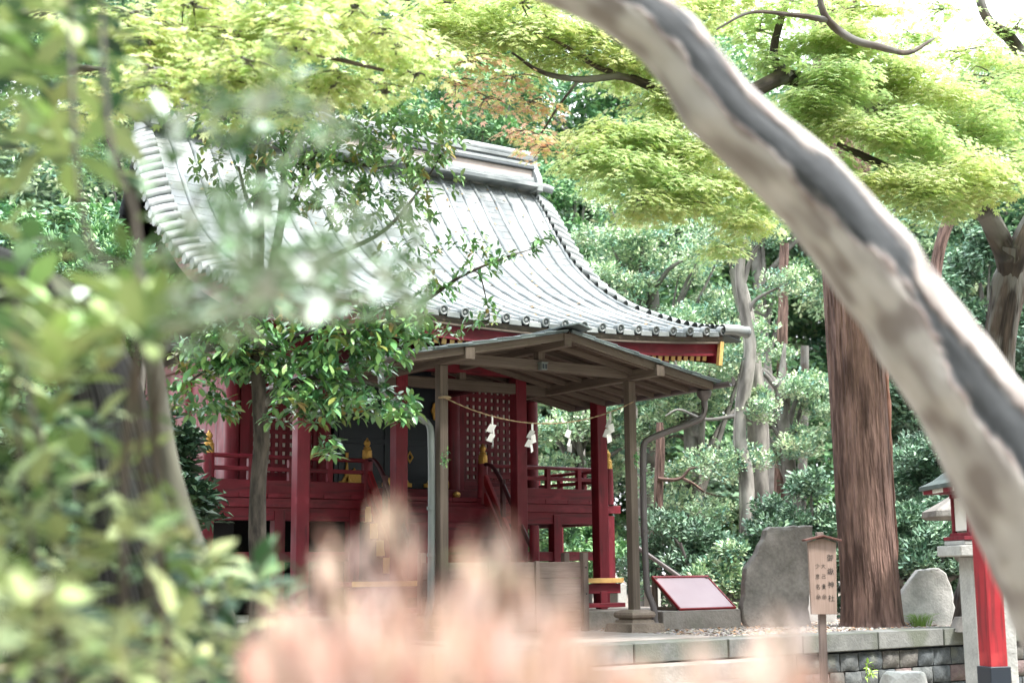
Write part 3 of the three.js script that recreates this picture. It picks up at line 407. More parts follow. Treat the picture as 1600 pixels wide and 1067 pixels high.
// straw rope between the posts with zigzag paper streamers
{
  const A = V(-1.2, 2.33, 2.335), B = V(1.2, 2.43, 2.335), c = [];
  for (let k = 0; k <= 16; k++) { const t = k / 16, p = A.clone().lerp(B, t); p.y -= 0.26 * 4 * t * (1 - t) * 0.95 - 0.0; c.push(p); }
  const strand = ph => { const q = [], n = 130, cc = new THREE.CatmullRomCurve3(c); for (let i = 0; i <= n; i++) { const p = cc.getPoint(i / n), a = i * 0.75 + ph; q.push(p.add(V(0, Math.sin(a) * 0.0036, Math.cos(a) * 0.0036))); } return limb(q, [0.0044, 0.0044], 6, 1); };
  const r = thing('straw_rope', 'twisted straw rope slung between the two canopy posts', 'rope', [0, 0, 0]); baseAt(r, V(-1.2, 2.33, 2.335));
  const mStraw = S({ map: texture(128, 128, (x, y) => mixc([0.22, 0.15, 0.08], [0.42, 0.32, 0.2], fbm(x * 8, y * 24, 2, 3, 8, 24)), true, [6, 6]), roughness: 0.9 });
  for (const ph of [0, Math.PI]) moved(obj('strand', strand(ph), mStraw, r), r.position.clone().negate());
  obj('knot', uvBox(new THREE.TorusGeometry(0.055, 0.012, 8, 16).rotateX(Math.PI / 2)), mStraw, r);
  const cc = new THREE.CatmullRomCurve3(c), mSheet = new THREE.MeshPhysicalMaterial({ color: lin(0.82, 0.82, 0.80), roughness: 0.9, transmission: 0.25, thickness: 0, side: THREE.DoubleSide });
  const where = ['nearest the left canopy post', 'hanging second from the left canopy post', 'hanging third from the left canopy post', 'nearest the right canopy post'];
  [0.235, 0.44, 0.63, 0.865].forEach((t, i) => {
    const P = cc.getPoint(t), s = thing('paper_streamer', 'white zigzag paper streamer on the straw rope, ' + where[i], 'paper streamer', [P.x, P.y, P.z], [0.35, -0.3, 0.9, -0.8][i], 'paper streamers hanging from the straw rope');
    const k = [1.02, 0.96, 1.0, 1.05][i]; let y = -0.01, x = 0;
    obj('paper_strip', new THREE.BoxGeometry(0.022 * k, 0.11 * k, 0.004).translate(0, -0.05 * k, 0), mSheet, s);
    for (let j = 0; j < 4; j++) { const g = new THREE.PlaneGeometry(0.062 * k, 0.085 * k, 2, 2); const p = g.attributes.position; for (let q = 0; q < p.count; q++) { p.setX(q, p.getX(q) + 0.3 * p.getY(q)); p.setZ(q, 0.012 * Math.sin(p.getX(q) * 40 + j)); } g.rotateZ(j % 2 ? 0.4 : -0.25); g.rotateY((j % 2 ? 0.5 : -0.5)); g.translate((j % 2 ? 0.016 : -0.02) * k - j * 0.01, (-0.12 - j * 0.048) * k, j * 0.004); g.computeVertexNormals(); obj('paper_fold', g, mSheet, s); }
  });
}
// offering box
{
  const b = thing('offering_box', 'weathered brown wooden offering box with corner posts below the shrine stairs', 'offering box', [0, TY, 1.6]);
  for (const x of [-0.92, 0.92]) for (const z of [-0.17, 0.17]) obj('corner_post', bx(0.07, 0.86, 0.07, x, 0.43, z, 'y'), mBox, b);
  for (const x of [-0.3, 0.3]) obj('batten', bx(0.05, 0.74, 0.03, x, 0.4, 0.165, 'y'), mBox, b);
  for (let i = 0; i < 4; i++) obj('plank', bx(1.78, 0.17, 0.03, 0, 0.15 + i * 0.175, 0.14, 'x', 0.003), mBox, b);
  for (const s of [-1, 1]) for (let i = 0; i < 4; i++) obj('plank', bx(0.025, 0.17, 0.28, s * 0.92, 0.15 + i * 0.175, 0, 'z', 0.003), mBox, b);
  for (let i = 0; i < 9; i++) obj('slat', bx(0.06, 0.035, 0.3, -0.8 + i * 0.2, 0.72, 0, 'z', 0.004), mBox, b);
  obj('back_panel', bx(1.78, 0.7, 0.03, 0, 0.4, -0.15, 'x', 0.003), mBox, b);
  for (const y of [0.7, 0.42]) for (const x of [-0.92, 0.92]) obj('bolt', new THREE.SphereGeometry(0.009, 8, 6).translate(x, y, 0.207), mInk, b);
}
// tilted notice panel on a concrete plinth
{
  const p = thing('concrete_plinth', 'low pale concrete plinth carrying the tilted red framed panel', 'plinth', [2.3, TY, 1.72]);
  obj('concrete_block', bx(1.16, 0.235, 0.8, 0, 0.1, 0, 'x', 0.012), mConcrete, p);
  const n = thing('notice_panel', 'tilted faded pink panel in a thin red frame, propped on the concrete plinth', 'notice panel', [2.37, TY + 0.218, 1.86]);
  const t = new THREE.Group(); const a = -0.92, pan = (g, y = 0) => g.rotateX(a).translate(0, y + 0.02, 0.18);
  obj('panel', pan(bx(0.80, 0.54, 0.02, 0.07, 0.27, 0, 'x', 0.002)), S({ map: texture(128, 128, (x, y) => mixc([0.36, 0.21, 0.23], [0.46, 0.31, 0.325], fbm(x * 3, y * 4, 8, 4, 3, 4)), true, [1, 1]), roughness: 0.35 }), n);
  for (const g of [[0.85, 0.028, 0.035, 0.07, 0.555, 0.004], [0.85, 0.02, 0.03, 0.07, -0.012, 0.002]]) obj('frame_rail', pan(bx(g[0], g[1], g[2], g[3], g[4], g[5], 'x', 0.004)), mRedBright, n);
  for (const x of [-0.342, 0.482]) obj('frame_rail', pan(bx(0.022, 0.54, 0.03, x, 0.27, 0.003, 'y', 0.004)), mRedBright, n);
  for (const x of [-0.325, 0.46]) { obj('leg', bx(0.05, 0.36, 0.05, x, 0.18, -0.25, 'y', 0.004), mWood, n); obj('strut', bx(0.05, 0.035, 0.36, x, 0.02, -0.06, 'z', 0.004), mWood, n); obj('strut', between(V(x, 0.03, 0.1), V(x, 0.3, -0.21), 0.04, 0.03), mWood, n); }
}
// standing stones
function slab(name, label, cat, pts, th, mat, p, ry, tilt = 0) {
  const sh = new THREE.Shape(pts.map(q => new THREE.Vector2(...q))), g0 = new THREE.ExtrudeGeometry(sh, { depth: th - 0.05, bevelEnabled: true, bevelSize: 0.02, bevelThickness: 0.025, bevelSegments: 3, steps: 3 });
  g0.translate(0, 0, -th / 2); const P = g0.attributes.position, s = rnd() * 30;
  for (let i = 0; i < P.count; i++) { const x = P.getX(i), y = P.getY(i), z = P.getZ(i); P.setXYZ(i, x + 0.03 * (fbm(y * 6 + s, z * 6, 2) - 0.5), y, z + 0.03 * (fbm(x * 5 + s, y * 5, 3) - 0.5)); }
  g0.computeVertexNormals(); const t = thing(name, label, cat, p, ry); obj('stone_body', uvBox(g0), mat, t).rotation.x = tilt; t.rotation.z = 0; return t;
}
const jag = (pts, k = 0.014) => { const o = []; pts.forEach((a, i) => { const b = pts[(i + 1) % pts.length], n = Math.max(1, Math.round(Math.hypot(b[0] - a[0], b[1] - a[1]) / 0.06)); for (let j = 0; j < n; j++) o.push([lerp(a[0], b[0], j / n) + (j ? gauss() * k : 0), Math.max(-0.05, lerp(a[1], b[1], j / n) + (j ? gauss() * k : 0))]); }); return o; };
slab('stone_monument', 'tall grey brown standing stone with slanting left shoulder beside the tilted panel', 'standing stone', jag([[-0.34, -0.05], [0.36, -0.05], [0.33, 0.22], [0.40, 0.62], [0.42, 1.13], [0.28, 1.12], [-0.05, 1.12], [-0.09, 1.09], [-0.22, 0.82], [-0.34, 0.66], [-0.40, 0.2]]), 0.2, mStele, [3.27, TY, 2.3], -0.5);
slab('stone_monument', 'small white standing stone half hidden behind the wooden signboard', 'standing stone', jag([[-0.32, -0.05], [0.36, -0.05], [0.36, 0.5], [0.24, 0.58], [0.0, 0.42], [-0.28, 0.14]], 0.008), 0.12, mSteleWhite, [4.33, TY, 1.72], -0.5);
slab('stone_monument', 'pale rounded standing stone right of the red brown cedar trunk', 'standing stone', jag([[-0.28, -0.05], [0.24, -0.05], [0.3, 0.2], [0.28, 0.42], [0.23, 0.55], [0.16, 0.6], [-0.04, 0.58], [-0.24, 0.34], [-0.3, 0.12]].map(q => [q[0] * 1.06, q[1] * 1.06]), 0.006), 0.14, mSteleWhite, [4.47, TY, 3.4], -0.55);
// wooden signboard with brush-written name
{
  const P = at(1287, 1000, 12.3), s = thing('wooden_signboard', 'tall narrow wooden signboard with black brush lettering under a little gabled top', 'signboard', [P.x, GY, P.z], -0.5);
  const Y = y => y - GY; s.rotation.z = -0.012;
  const W = 0.247, y0 = 0.245, y1 = 0.86, sh = new THREE.Shape(); sh.moveTo(-W / 2 + 0.012, Y(y0)); sh.lineTo(W / 2 - 0.012, Y(y0)); sh.lineTo(W / 2, Y(y1)); sh.lineTo(0, Y(y1) + 0.035); sh.lineTo(-W / 2, Y(y1));
  const g = new THREE.ExtrudeGeometry(sh, { depth: 0.03, bevelEnabled: true, bevelSize: 0.002, bevelThickness: 0.002, bevelSegments: 1 }); g.translate(0, 0, -0.015); obj('board', uvBox(g, 'y'), mBoard, s);
  obj('post', bx(0.062, 1.9, 0.05, 0.0, 0.95 + 0.0, -0.05, 'y'), mBox, s);
  for (const k of [-1, 1]) obj('board_roof', between(V(k * -0.004, Y(y1) + 0.058, 0.01), V(k * 0.165, Y(y1) + 0.016, 0.01), 0.11, 0.016, 0, 0.003), S({ color: lin(0.36, 0.16, 0.13), roughness: 0.6, map: mBoard.map }), s);
  // the lettering, stroke by stroke on a 10 x 10 grid
  const KJ = {
    go: '2.6,.4,.6,2.6|2.6,2.6,.6,5|1.8,4.2,1.8,9.8|4,.5,3.2,2.4|3.6,1.9,6.2,1.9|3.2,3.6,6.4,3.6|4.9,1.9,4.9,8.6|3.4,5.5,3.4,8.8|4.9,6,6.2,6|3,9,6.4,8.4|7.2,1.6,9.4,1.6,9.4,6.6,8.6,6.4|7.2,1.6,7.2,9.8',
    take: '5,.1,5,2.2|2.2,.9,2.2,2.3,7.8,2.3,7.8,.9|2.4,3,.8,4.4|1,3.4,2.4,6,2,9.4,1,9|2.2,5.6,.6,8|3.2,3.6,6.2,3.6|3.6,4.8,5.8,4.8|3.6,5.9,5.8,5.9|3.5,7,5.9,7,5.9,9,3.5,9,3.5,7|6.6,5,9.6,5|8,3,7.8,6,6.4,9.6|8,5.4,9.7,9.6|8.9,3.3,9.4,4',
    kami: '2.2,.4,2.8,1.5|.8,2.4,3.8,2.4,.6,6|2.4,4,2.4,9.8|2.8,4.8,3.8,5.8|4.8,2,9.2,2,9.2,6.8,4.8,6.8,4.8,2|4.8,4.4,9.2,4.4|7,.3,7,9.8',
    sha: '2.2,.4,2.8,1.5|.8,2.4,3.8,2.4,.6,6|2.4,4,2.4,9.8|2.8,4.8,3.8,5.8|7,.8,7,9|5,4,9.2,4|4.4,9,9.8,9',
    dai: '1,3.5,9,3.5|5,.5,5,3.5,3.5,7,1,9.5|5,4,7,7.5,9.3,9.5', ki: '2,1.5,8,1.5,8,4.8|2,4.8,8,4.8|2,4.8,2,8.5,8.5,8.5,8.5,7',
    takashi: '3,.5,7,.5,7,2.3,3,2.3,3,.5|5,0,5,3.2|.8,3.4,9.2,3.4|2.8,4.4,7.2,4.4,7.2,8,2.8,8,2.8,4.4|2.8,5.6,7.2,5.6|2.8,6.8,7.2,6.8|4,8.2,2,9.8|6,8.2,8.5,9.8',
    mei: '5,.3,.8,4|5,.3,9.3,4|3,3.6,7,3.6|1.8,5,4.6,5,4.6,8.3,1.8,8.3,1.8,5|6,5,8.8,5,8.8,8,7.8,8|6,5,6,9.8',
    sho: '5,.5,5,5.5|2.8,2,1.2,4.5|7,2,9,4.5|8,5,5,8,1.5,9.6', hiko: '5,.2,5,1.4|1.5,1.6,8.5,1.6|3,2,4.2,3.2|7,2,5.5,3.2|1.8,3.6,9,3.6|2.2,3.6,2,7,.8,9.8|7,4.4,3.5,6|7.6,6,3.5,8|8.6,7.6,3.5,9.8',
    na: '4.2,.4,1,4|4,1.6,8,1.6,5,5,1,7.2|3,2.8,5,4.2|3.4,6,8.4,6,8.4,9.4,3.4,9.4,3.4,6',
  };
  const cw = 256, ch = 640, cv = document.createElement('canvas'); cv.width = cw; cv.height = ch; const x = cv.getContext('2d'); x.clearRect(0, 0, cw, ch); x.lineCap = x.lineJoin = 'round'; x.strokeStyle = '#14100f';
  const draw = (k, X, Yy, sz, lw) => { x.lineWidth = lw; for (const st of KJ[k].split('|')) { const q = st.split(',').map(Number); x.beginPath(); x.moveTo(X + q[0] * sz / 10, Yy + q[1] * sz / 10); for (let i = 2; i < q.length; i += 2) x.lineTo(X + q[i] * sz / 10, Yy + q[i + 1] * sz / 10); x.stroke(); } };
  ['go', 'take', 'kami', 'sha'].forEach((k, i) => draw(k, 170, 100 + i * 132, 66, 4.6));
  ['dai', 'ki', 'takashi', 'mei'].forEach((k, i) => draw(k, 106, 192 + i * 100, 50, 3.6)); ['sho', 'hiko', 'na', 'mei'].forEach((k, i) => draw(k, 46, 192 + i * 100, 50, 3.6));
  const t = new THREE.CanvasTexture(cv); t.colorSpace = THREE.SRGBColorSpace;
  const pl = obj('lettering', new THREE.PlaneGeometry(0.225, 0.5625), new THREE.MeshStandardMaterial({ map: t, transparent: true, roughness: 0.7 }), s); pl.position.set(0, Y((y0 + y1) / 2) + 0.012, 0.0205);
}
// red post on a black foot, pale pillar with lantern, stone lantern beyond
{
  const P = at(1551, 1000, 10.6), p = thing('red_post', 'bright red square post with a black foot, standing before the pale stone pillar', 'post', [P.x, GY, P.z], -0.32);
  obj('shaft', bx(0.148, 2.3, 0.148, 0, 1.9, 0, 'y', 0.008), mRedBright, p); obj('black_foot', bx(0.178, 0.86, 0.178, 0, 0.43, 0, 'y', 0.008), mInk, p);
  const Q = at(1547, 1000, 11.6), q = thing('stone_pillar', 'pale grey stone pillar with a slab top under the red lantern', 'pillar', [Q.x, GY, Q.z], -0.55);
  const topY = at(1547, 869, 11.6).y - GY; obj('shaft', bx(0.335, topY, 0.3, 0, topY / 2, 0, 'y', 0.014), mGranite, q);
  obj('top_slab', [bx(0.6, 0.09, 0.55, 0, topY + 0.045, 0, 'x', 0.012), bx(0.5, 0.04, 0.46, 0, topY + 0.11, 0, 'x', 0.012)], mGranite, q);
  const l = thing('red_lantern', 'red wooden lantern with white panes and a green copper roof on the stone pillar', 'lantern', [Q.x, GY + topY + 0.13, Q.z], -0.55);
  obj('base_frame', [bx(0.62, 0.035, 0.6, 0, 0.02, 0, 'x', 0.004), bx(0.52, 0.03, 0.5, 0, 0.055, 0, 'x', 0.004)], mRed, l);
  for (const x of [-0.22, 0.22]) for (const z of [-0.21, 0.21]) obj('corner_post', bx(0.04, 0.36, 0.04, x, 0.25, z, 'y', 0.003), mRed, l);
  for (const [w, d, x, z] of [[0.4, 0.01, 0, 0.2], [0.4, 0.01, 0, -0.2], [0.01, 0.38, 0.21, 0], [0.01, 0.38, -0.21, 0]]) obj('paper_pane', bx(w, 0.3, d, x, 0.24, z, 'y', 0), mPaper, l);
  for (const z of [-0.21, 0.21]) obj('top_rail', bx(0.5, 0.04, 0.045, 0, 0.41, z, 'x', 0.003), mRed, l);
  for (const x of [-0.22, 0.22]) obj('top_rail', bx(0.045, 0.04, 0.38, x, 0.41, 0, 'z', 0.003), mRed, l);
  for (let i = 0; i < 19; i++) { const o = -0.44 + i * 0.0489; for (const s of [-1, 1]) { obj('rafter', bx(0.024, 0.035, 0.28, o, 0.455, s * 0.3, 'z', 0), mRed, l); obj('rafter', bx(0.28, 0.035, 0.024, s * 0.3, 0.456, o, 'x', 0), mRed, l); if (i % 1 === 0) { obj('white_tip', bx(0.026, 0.037, 0.01, o, 0.455, s * 0.443, 'x', 0), mPaper, l); obj('white_tip', bx(0.01, 0.037, 0.026, s * 0.443, 0.456, o, 'z', 0), mPaper, l); } } }
  const prof = [[0.66, 0.47], [0.68, 0.475], [0.68, 0.51], [0.53, 0.56], [0.38, 0.64], [0.23, 0.74], [0.09, 0.86], [0.001, 0.9]].map(q2 => new THREE.Vector2(...q2)); const rg = new THREE.LatheGeometry(prof, 4).toNonIndexed(); rg.rotateY(Math.PI / 4); rg.computeVertexNormals(); obj('copper_roof', uvBox(rg), mCopperGreen, l);
  const f = new THREE.LatheGeometry([[0.05, 0], [0.07, 0.03], [0.03, 0.08], [0.045, 0.13], [0.001, 0.2]].map(q2 => new THREE.Vector2(...q2)), 12).translate(0, 0.92, 0); obj('finial', uvBox(f), mGold, l);
  l.scale.set(0.8, 0.9, 0.8);
  const R = at(1532, 977, 15.2), e = thing('stone_lantern', 'old grey stone lantern with spreading cap standing beyond the red lantern', 'lantern', [R.x, TY, R.z], -0.6);
  const cap = new THREE.LatheGeometry([[0.001, 1.16], [0.5, 1.17], [0.56, 1.2], [0.55, 1.26], [0.36, 1.36], [0.22, 1.44], [0.14, 1.5], [0.001, 1.54]].map(q2 => new THREE.Vector2(...q2)), 6).toNonIndexed(); cap.computeVertexNormals(); obj('cap', uvBox(cap), mStele, e);
  obj('light_box', uvBox(new THREE.CylinderGeometry(0.2, 0.2, 0.3, 6).translate(0, 1.01, 0)), mStele, e); obj('platform', uvBox(new THREE.CylinderGeometry(0.3, 0.2, 0.14, 6).translate(0, 0.79, 0)), mStele, e); obj('shaft', uvBox(new THREE.CylinderGeometry(0.13, 0.15, 0.6, 12).translate(0, 0.42, 0)), mStele, e); obj('foot', uvBox(new THREE.CylinderGeometry(0.26, 0.34, 0.15, 6).translate(0, 0.06, 0)), mStele, e);
}
// small things on the terrace
{
  const b = at(1412, 1060, 12.2), g = new THREE.IcosahedronGeometry(0.19, 4), p = g.attributes.position; for (let i = 0; i < p.count; i++) { const v = V().fromBufferAttribute(p, i), k = 1 + 0.35 * (fbm(v.x * 7 + 3, v.y * 7 + 3, v.z * 7, 3) - 0.5); v.multiplyScalar(k); v.x = clamp(v.x * 1.15, -0.165, 0.165) + 0.02 * v.x; v.y = clamp(v.y, -0.2, 0.12); p.setXYZ(i, v.x, v.y * 1.9, v.z); } g.computeVertexNormals();
  const t = thing('stone_block', 'pale rough stone block standing before the retaining wall', 'stone', [b.x, GY, b.z], -0.4); obj('stone_body', uvBox(g).translate(0, at(1412, 1049, 12.2).y - GY - 0.23, 0), mGranite, t);
  [[966, 945, 17.6, 0.36, 'pale square stone post behind the right canopy post, on its left'], [1020, 948, 18.6, 0.36, 'pale square stone post just behind the downpipe at the right canopy post']].forEach(([u, v, d, h, lab]) => { const q = at(u, v, d), s = thing('stone_fence_post', lab, 'stone post', [q.x, TY, q.z], 0.1, 'low stone posts behind the canopy'); const H = at(u, v - 33, d).y - TY; obj('post_body', bx(0.16, H, 0.16, 0, H / 2, 0, 'y', 0.014), mGranite, s); });
  const pole = (name, lab, a, b2, r) => { const s = thing(name, lab, 'pole', [0, 0, 0]); baseAt(s, b2); obj('tube', limb([a.clone().sub(b2), a.clone().lerp(b2, 0.5).sub(b2), V(0, 0, 0)], [r, r, r], 10, 1), mPipe, s); };
  pole('metal_pole', 'grey metal pole leaning from behind the downpipe down to the tilted panel', at(996, 855, 18.3), at(1075, 910, 18.3), 0.028); pole('metal_pole', 'short thin pale pole in the undergrowth above the tilted panel', at(1063, 848, 20), at(1082, 905, 20), 0.024);
}

// ---------------------------------------------------------------- trees and plants
const leafQ = (dir, up) => { const x = dir.clone().normalize(), z = x.clone().cross(up); if (z.lengthSq() < 1e-6) z.set(0, 0, 1); z.normalize(); const y = z.clone().cross(x); return new THREE.Quaternion().setFromRotationMatrix(new THREE.Matrix4().makeBasis(x, y, z)); };
const sphereDir = () => { const a = rnd() * Math.PI * 2, y = rr(-1, 1), s = Math.sqrt(1 - y * y); return V(Math.cos(a) * s, y, Math.sin(a) * s); };
const mLeaf = S({ roughness: 0.42, side: THREE.DoubleSide });
const mLeafThin = new THREE.MeshPhysicalMaterial({ roughness: 0.97, transmission: 0.7, thickness: 0, side: THREE.DoubleSide, specularIntensity: 0.3 });
const mLeafGloss = S({ roughness: 0.3, side: THREE.DoubleSide });
const tint = (pal, v = 0.25) => { const c = pick(pal), k = rr(1 - v, 1 + v); return lin(c[0] * k * rr(0.92, 1.08), c[1] * k, c[2] * k * rr(0.9, 1.1)); };
function leaves(parent, base, name, geo, mat, list) {
  const m = new THREE.InstancedMesh(geo, mat, list.length), M = new THREE.Matrix4();
  list.forEach((l, i) => { M.compose(l.p.clone().sub(base), l.q, V(l.s, l.s, l.s)); m.setMatrixAt(i, M); m.setColorAt(i, l.c); });
  m.name = name; m.userData.kind = 'stuff'; m.castShadow = m.receiveShadow = true; parent.add(m); return m;
}
const tintedMats = new Map();
function leafParts(parent, base, geo, mat, list, n, name = 'leaf') {   // the n nearest as single leaves, the rest as one mass
  list.sort((a, b) => (a.p.distanceToSquared(EYE) / (a.s * a.s)) - (b.p.distanceToSquared(EYE) / (b.s * b.s)));
  const mats = [];
  list.slice(0, n).forEach((l, i) => { if (i < 12) { const m = mat.clone(); m.color.copy(l.c); mats.push(m); } const o = obj(name, geo, mats[i % mats.length], parent); o.position.copy(l.p).sub(base); o.quaternion.copy(l.q); o.scale.setScalar(l.s); });
  if (list.length > n) leaves(parent, base, 'foliage', geo, mat, list.slice(n));
}
// a spray of small plain leaves round a twig, and a spray of hand-shaped maple leaves
function sprayGeo(n, R, L, W) {
  const g = [];
  for (let i = 0; i < n; i++) { const d = sphereDir(); d.y = Math.abs(d.y) * 0.5 - 0.15; const p = d.clone().multiplyScalar(R * rr(0.2, 1)); const a = V(0, 0, 0), b = V(L * 0.5, 0.08 * L, W / 2), c = V(L, -0.08 * L, 0), e = V(L * 0.5, 0.08 * L, -W / 2);
    const q = leafQ(d.clone().add(V(gauss(), gauss() * 0.6, gauss()).multiplyScalar(0.6)), V(gauss() * 0.7, 1, gauss() * 0.7)), s = rr(0.75, 1.2); const P = [a, b, c, a, c, e].map(v => v.clone().multiplyScalar(s).applyQuaternion(q).add(p)); const h = new THREE.BufferGeometry(); h.setAttribute('position', new THREE.Float32BufferAttribute(P.flatMap(v => [v.x, v.y, v.z]), 3)); h.computeVertexNormals(); g.push(h); }
  return mergeGeometries(g);
}
function mapleGeo(n, R, L) {
  const g = [], lobe = [[0, 1], [0.75, 0.9], [-0.75, 0.9], [1.5, 0.66], [-1.5, 0.66], [2.3, 0.35], [-2.3, 0.35]];
  for (let i = 0; i < n; i++) {
    const a = rnd() * 6.28, r = R * Math.sqrt(rnd()), p = V(Math.cos(a) * r, rr(-0.025, 0.025), Math.sin(a) * r), q = leafQ(V(Math.cos(a) + gauss() * 0.5, -0.35, Math.sin(a) + gauss() * 0.5), V(gauss() * 0.3, 1, gauss() * 0.3)), P = [];
    for (const [b, k] of lobe) { const d = V(Math.cos(b), 0, Math.sin(b)), t = V(-Math.sin(b), 0, Math.cos(b)), m = d.clone().multiplyScalar(L * k * 0.45), w = 0.12 * L * k + 0.03 * L; P.push(V(0, 0, 0), m.clone().addScaledVector(t, w), d.clone().multiplyScalar(L * k).setY(-0.12 * L * k), V(0, 0, 0), d.clone().multiplyScalar(L * k).setY(-0.12 * L * k), m.clone().addScaledVector(t, -w)); }
    const s = rr(0.75, 1.15), h = new THREE.BufferGeometry(); h.setAttribute('position', new THREE.Float32BufferAttribute(P.map(v => v.multiplyScalar(s).applyQuaternion(q).add(p)).flatMap(v => [v.x, v.y, v.z]), 3)); h.computeVertexNormals(); g.push(h);
  }
  return mergeGeometries(g);
}
const barkT = (a, b, z, k = 1) => texture(512, 512, (x, y) => { const f = fbm(x * 7, y * 26, z, 5, 7, 26), m = fbm(x * 5, y * 5, z + 9, 4, 5, 5); return mixc(a, b, clamp(1.9 * f - 0.5 + 1.3 * (m - 0.5), 0, 1)); }, true, [0.5 * k, 1.0 * k]);
const barkH = texture(512, 512, (x, y) => fbm(x * 7, y * 26, 1, 5, 7, 26), false, [0.5, 1.0]);
const mBarkCedar = S({ map: barkT([0.085, 0.047, 0.038], [0.27, 0.165, 0.135], 3), bumpMap: barkH, bumpScale: 0.07, roughness: 0.9 });
const mStrip = [[0.30, 0.21, 0.17], [0.20, 0.10, 0.07], [0.12, 0.06, 0.045]].map(k => S({ color: lin(...k), map: null, bumpMap: barkH, bumpScale: 0.03, roughness: 0.9 }));
const mBarkGrey = S({ map: texture(256, 256, (x, y) => mixc([0.07, 0.062, 0.055], [0.23, 0.215, 0.195], clamp(1.4 * fbm(x * 5, y * 5, 6, 4, 5, 5) - 0.2, 0, 1)), true, [1.2, 1.2]), roughness: 0.9 });
const mBarkPale = S({ map: texture(256, 256, (x, y) => mixc([0.11, 0.10, 0.09], [0.38, 0.35, 0.315], clamp(2.0 * fbm(x * 4, y * 7, 7, 5, 4, 7) - 0.5, 0, 1)), true, [0.8, 1.2]), roughness: 0.9 });
const mBarkBrown = S({ map: texture(512, 512, (x, y) => { const n = fbm(x * 4, y * 9, 8, 5, 4, 9), p = clamp((fbm(x * 3, y * 3, 30, 4, 3, 3) - 0.5) * 6, 0, 1); return mixc(mixc([0.018, 0.014, 0.012], [0.115, 0.088, 0.07], clamp(2.0 * n - 0.5, 0, 1)), [0.19, 0.185, 0.17], p * 0.7); }, true, [0.8, 0.9]), bumpMap: barkH, bumpScale: 0.02, roughness: 0.9 });
const mBarkSlim = S({ map: texture(512, 512, (x, y) => mixc([0.022, 0.019, 0.016], [0.12, 0.10, 0.083], clamp(1.7 * fbm(x * 6, y * 12, 12, 5, 6, 12) - 0.35, 0, 1)), true, [1.4, 2.0]), bumpMap: stoneH, bumpScale: 0.006, roughness: 0.9 });
const PAL = {
  teal: [[0.119, 0.215, 0.136], [0.173, 0.294, 0.185], [0.259, 0.380, 0.248], [0.098, 0.164, 0.112]],
  mid: [[0.146, 0.288, 0.136], [0.203, 0.389, 0.164], [0.293, 0.472, 0.214], [0.105, 0.220, 0.136]],
  pale: [[0.345, 0.496, 0.288], [0.489, 0.630, 0.389], [0.230, 0.374, 0.236], [0.618, 0.704, 0.472], [0.144, 0.277, 0.203]],
  lime: [[0.28, 0.44, 0.08], [0.36, 0.52, 0.11], [0.22, 0.37, 0.08]],
  dark: [[0.025, 0.06, 0.035], [0.04, 0.085, 0.045], [0.06, 0.115, 0.055]],
};
const sprayBig = sprayGeo(9, 0.24, 0.13, 0.065), spraySmall = sprayGeo(10, 0.17, 0.085, 0.042);
function puff(list, C, r, n, pal, size = 1, up = 0.5) {
  for (let i = 0; i < n; i++) { const d = sphereDir(), k = Math.pow(rnd(), 0.42), p = V(C.x + d.x * r[0] * k, C.y + d.y * r[1] * k, C.z + d.z * r[2] * k); list.push({ p, q: leafQ(V(d.x + gauss() * 0.8, gauss() * 0.5 - 0.1, d.z + gauss() * 0.8), V(gauss() * 0.6 + d.x * 0.5, up + 0.5, gauss() * 0.6 + d.z * 0.5)), s: size * rr(0.7, 1.3), c: tint(pal) }); }
}
function woodTree(label, u, d, hw, vTop, vBot, kind, n, opt = {}) {   // a broad-leaved tree or shrub of the wood
  const px = d / F, C = at(u, (vTop + vBot) / 2, d), base = V(C.x, TY - 0.05, C.z), low = opt.shrub;
  const t = thing(low ? 'shrub' : 'broadleaf_tree', label, low ? 'shrub' : 'tree', base.toArray(), 0, opt.group);
  const R = hw * px, H = Math.max(0.3, (vBot - vTop) / 2 * px), list = [], wood = [], nc = opt.clumps || 26;
  const th = opt.trunk || 0.16, top = C.clone().setY(C.y + H * 0.6);
  if (!low) wood.push(limb([V(0, -0.1, 0), V(gauss() * 0.1, (C.y - H * 0.6 - base.y) * 0.5, gauss() * 0.1), V(gauss() * 0.25, C.y - base.y, gauss() * 0.25), top.clone().sub(base)], [th * 1.25, th, th * 0.7, 0.03], 9, 4, 0.2, rnd() * 9));
  for (let i = 0; i < nc; i++) {
    const dd = sphereDir(), k = Math.pow(rnd(), 0.5), p = V(C.x + dd.x * R * k, C.y + dd.y * H * k, C.z + dd.z * Math.min(R, 3.5) * k), cr = R * rr(0.2, 0.36);
    puff(list, p, [cr, cr * rr(0.45, 0.8), cr], Math.round(n / nc * rr(0.6, 1.4)), opt.mix && rnd() < opt.mix ? PAL.lime : PAL[kind], (opt.size || 1));
    if (i % 2 === 0) { const s = V(C.x, lerp(base.y + 0.2, C.y, low ? 0.1 : rr(0.5, 1)), C.z).sub(base), e = p.clone().sub(base); wood.push(limb([s, s.clone().lerp(e, 0.5).add(V(gauss() * 0.1, 0.15 * R, gauss() * 0.1)), e], [th * 0.4, th * 0.25, 0.012], 6, 3)); }
  }
  obj(low ? 'stem' : 'trunk', wood, opt.bark || mBarkGrey, t); leaves(t, base, 'crown', opt.small ? spraySmall : sprayBig, opt.mat || mLeaf, list);
  return t;
}
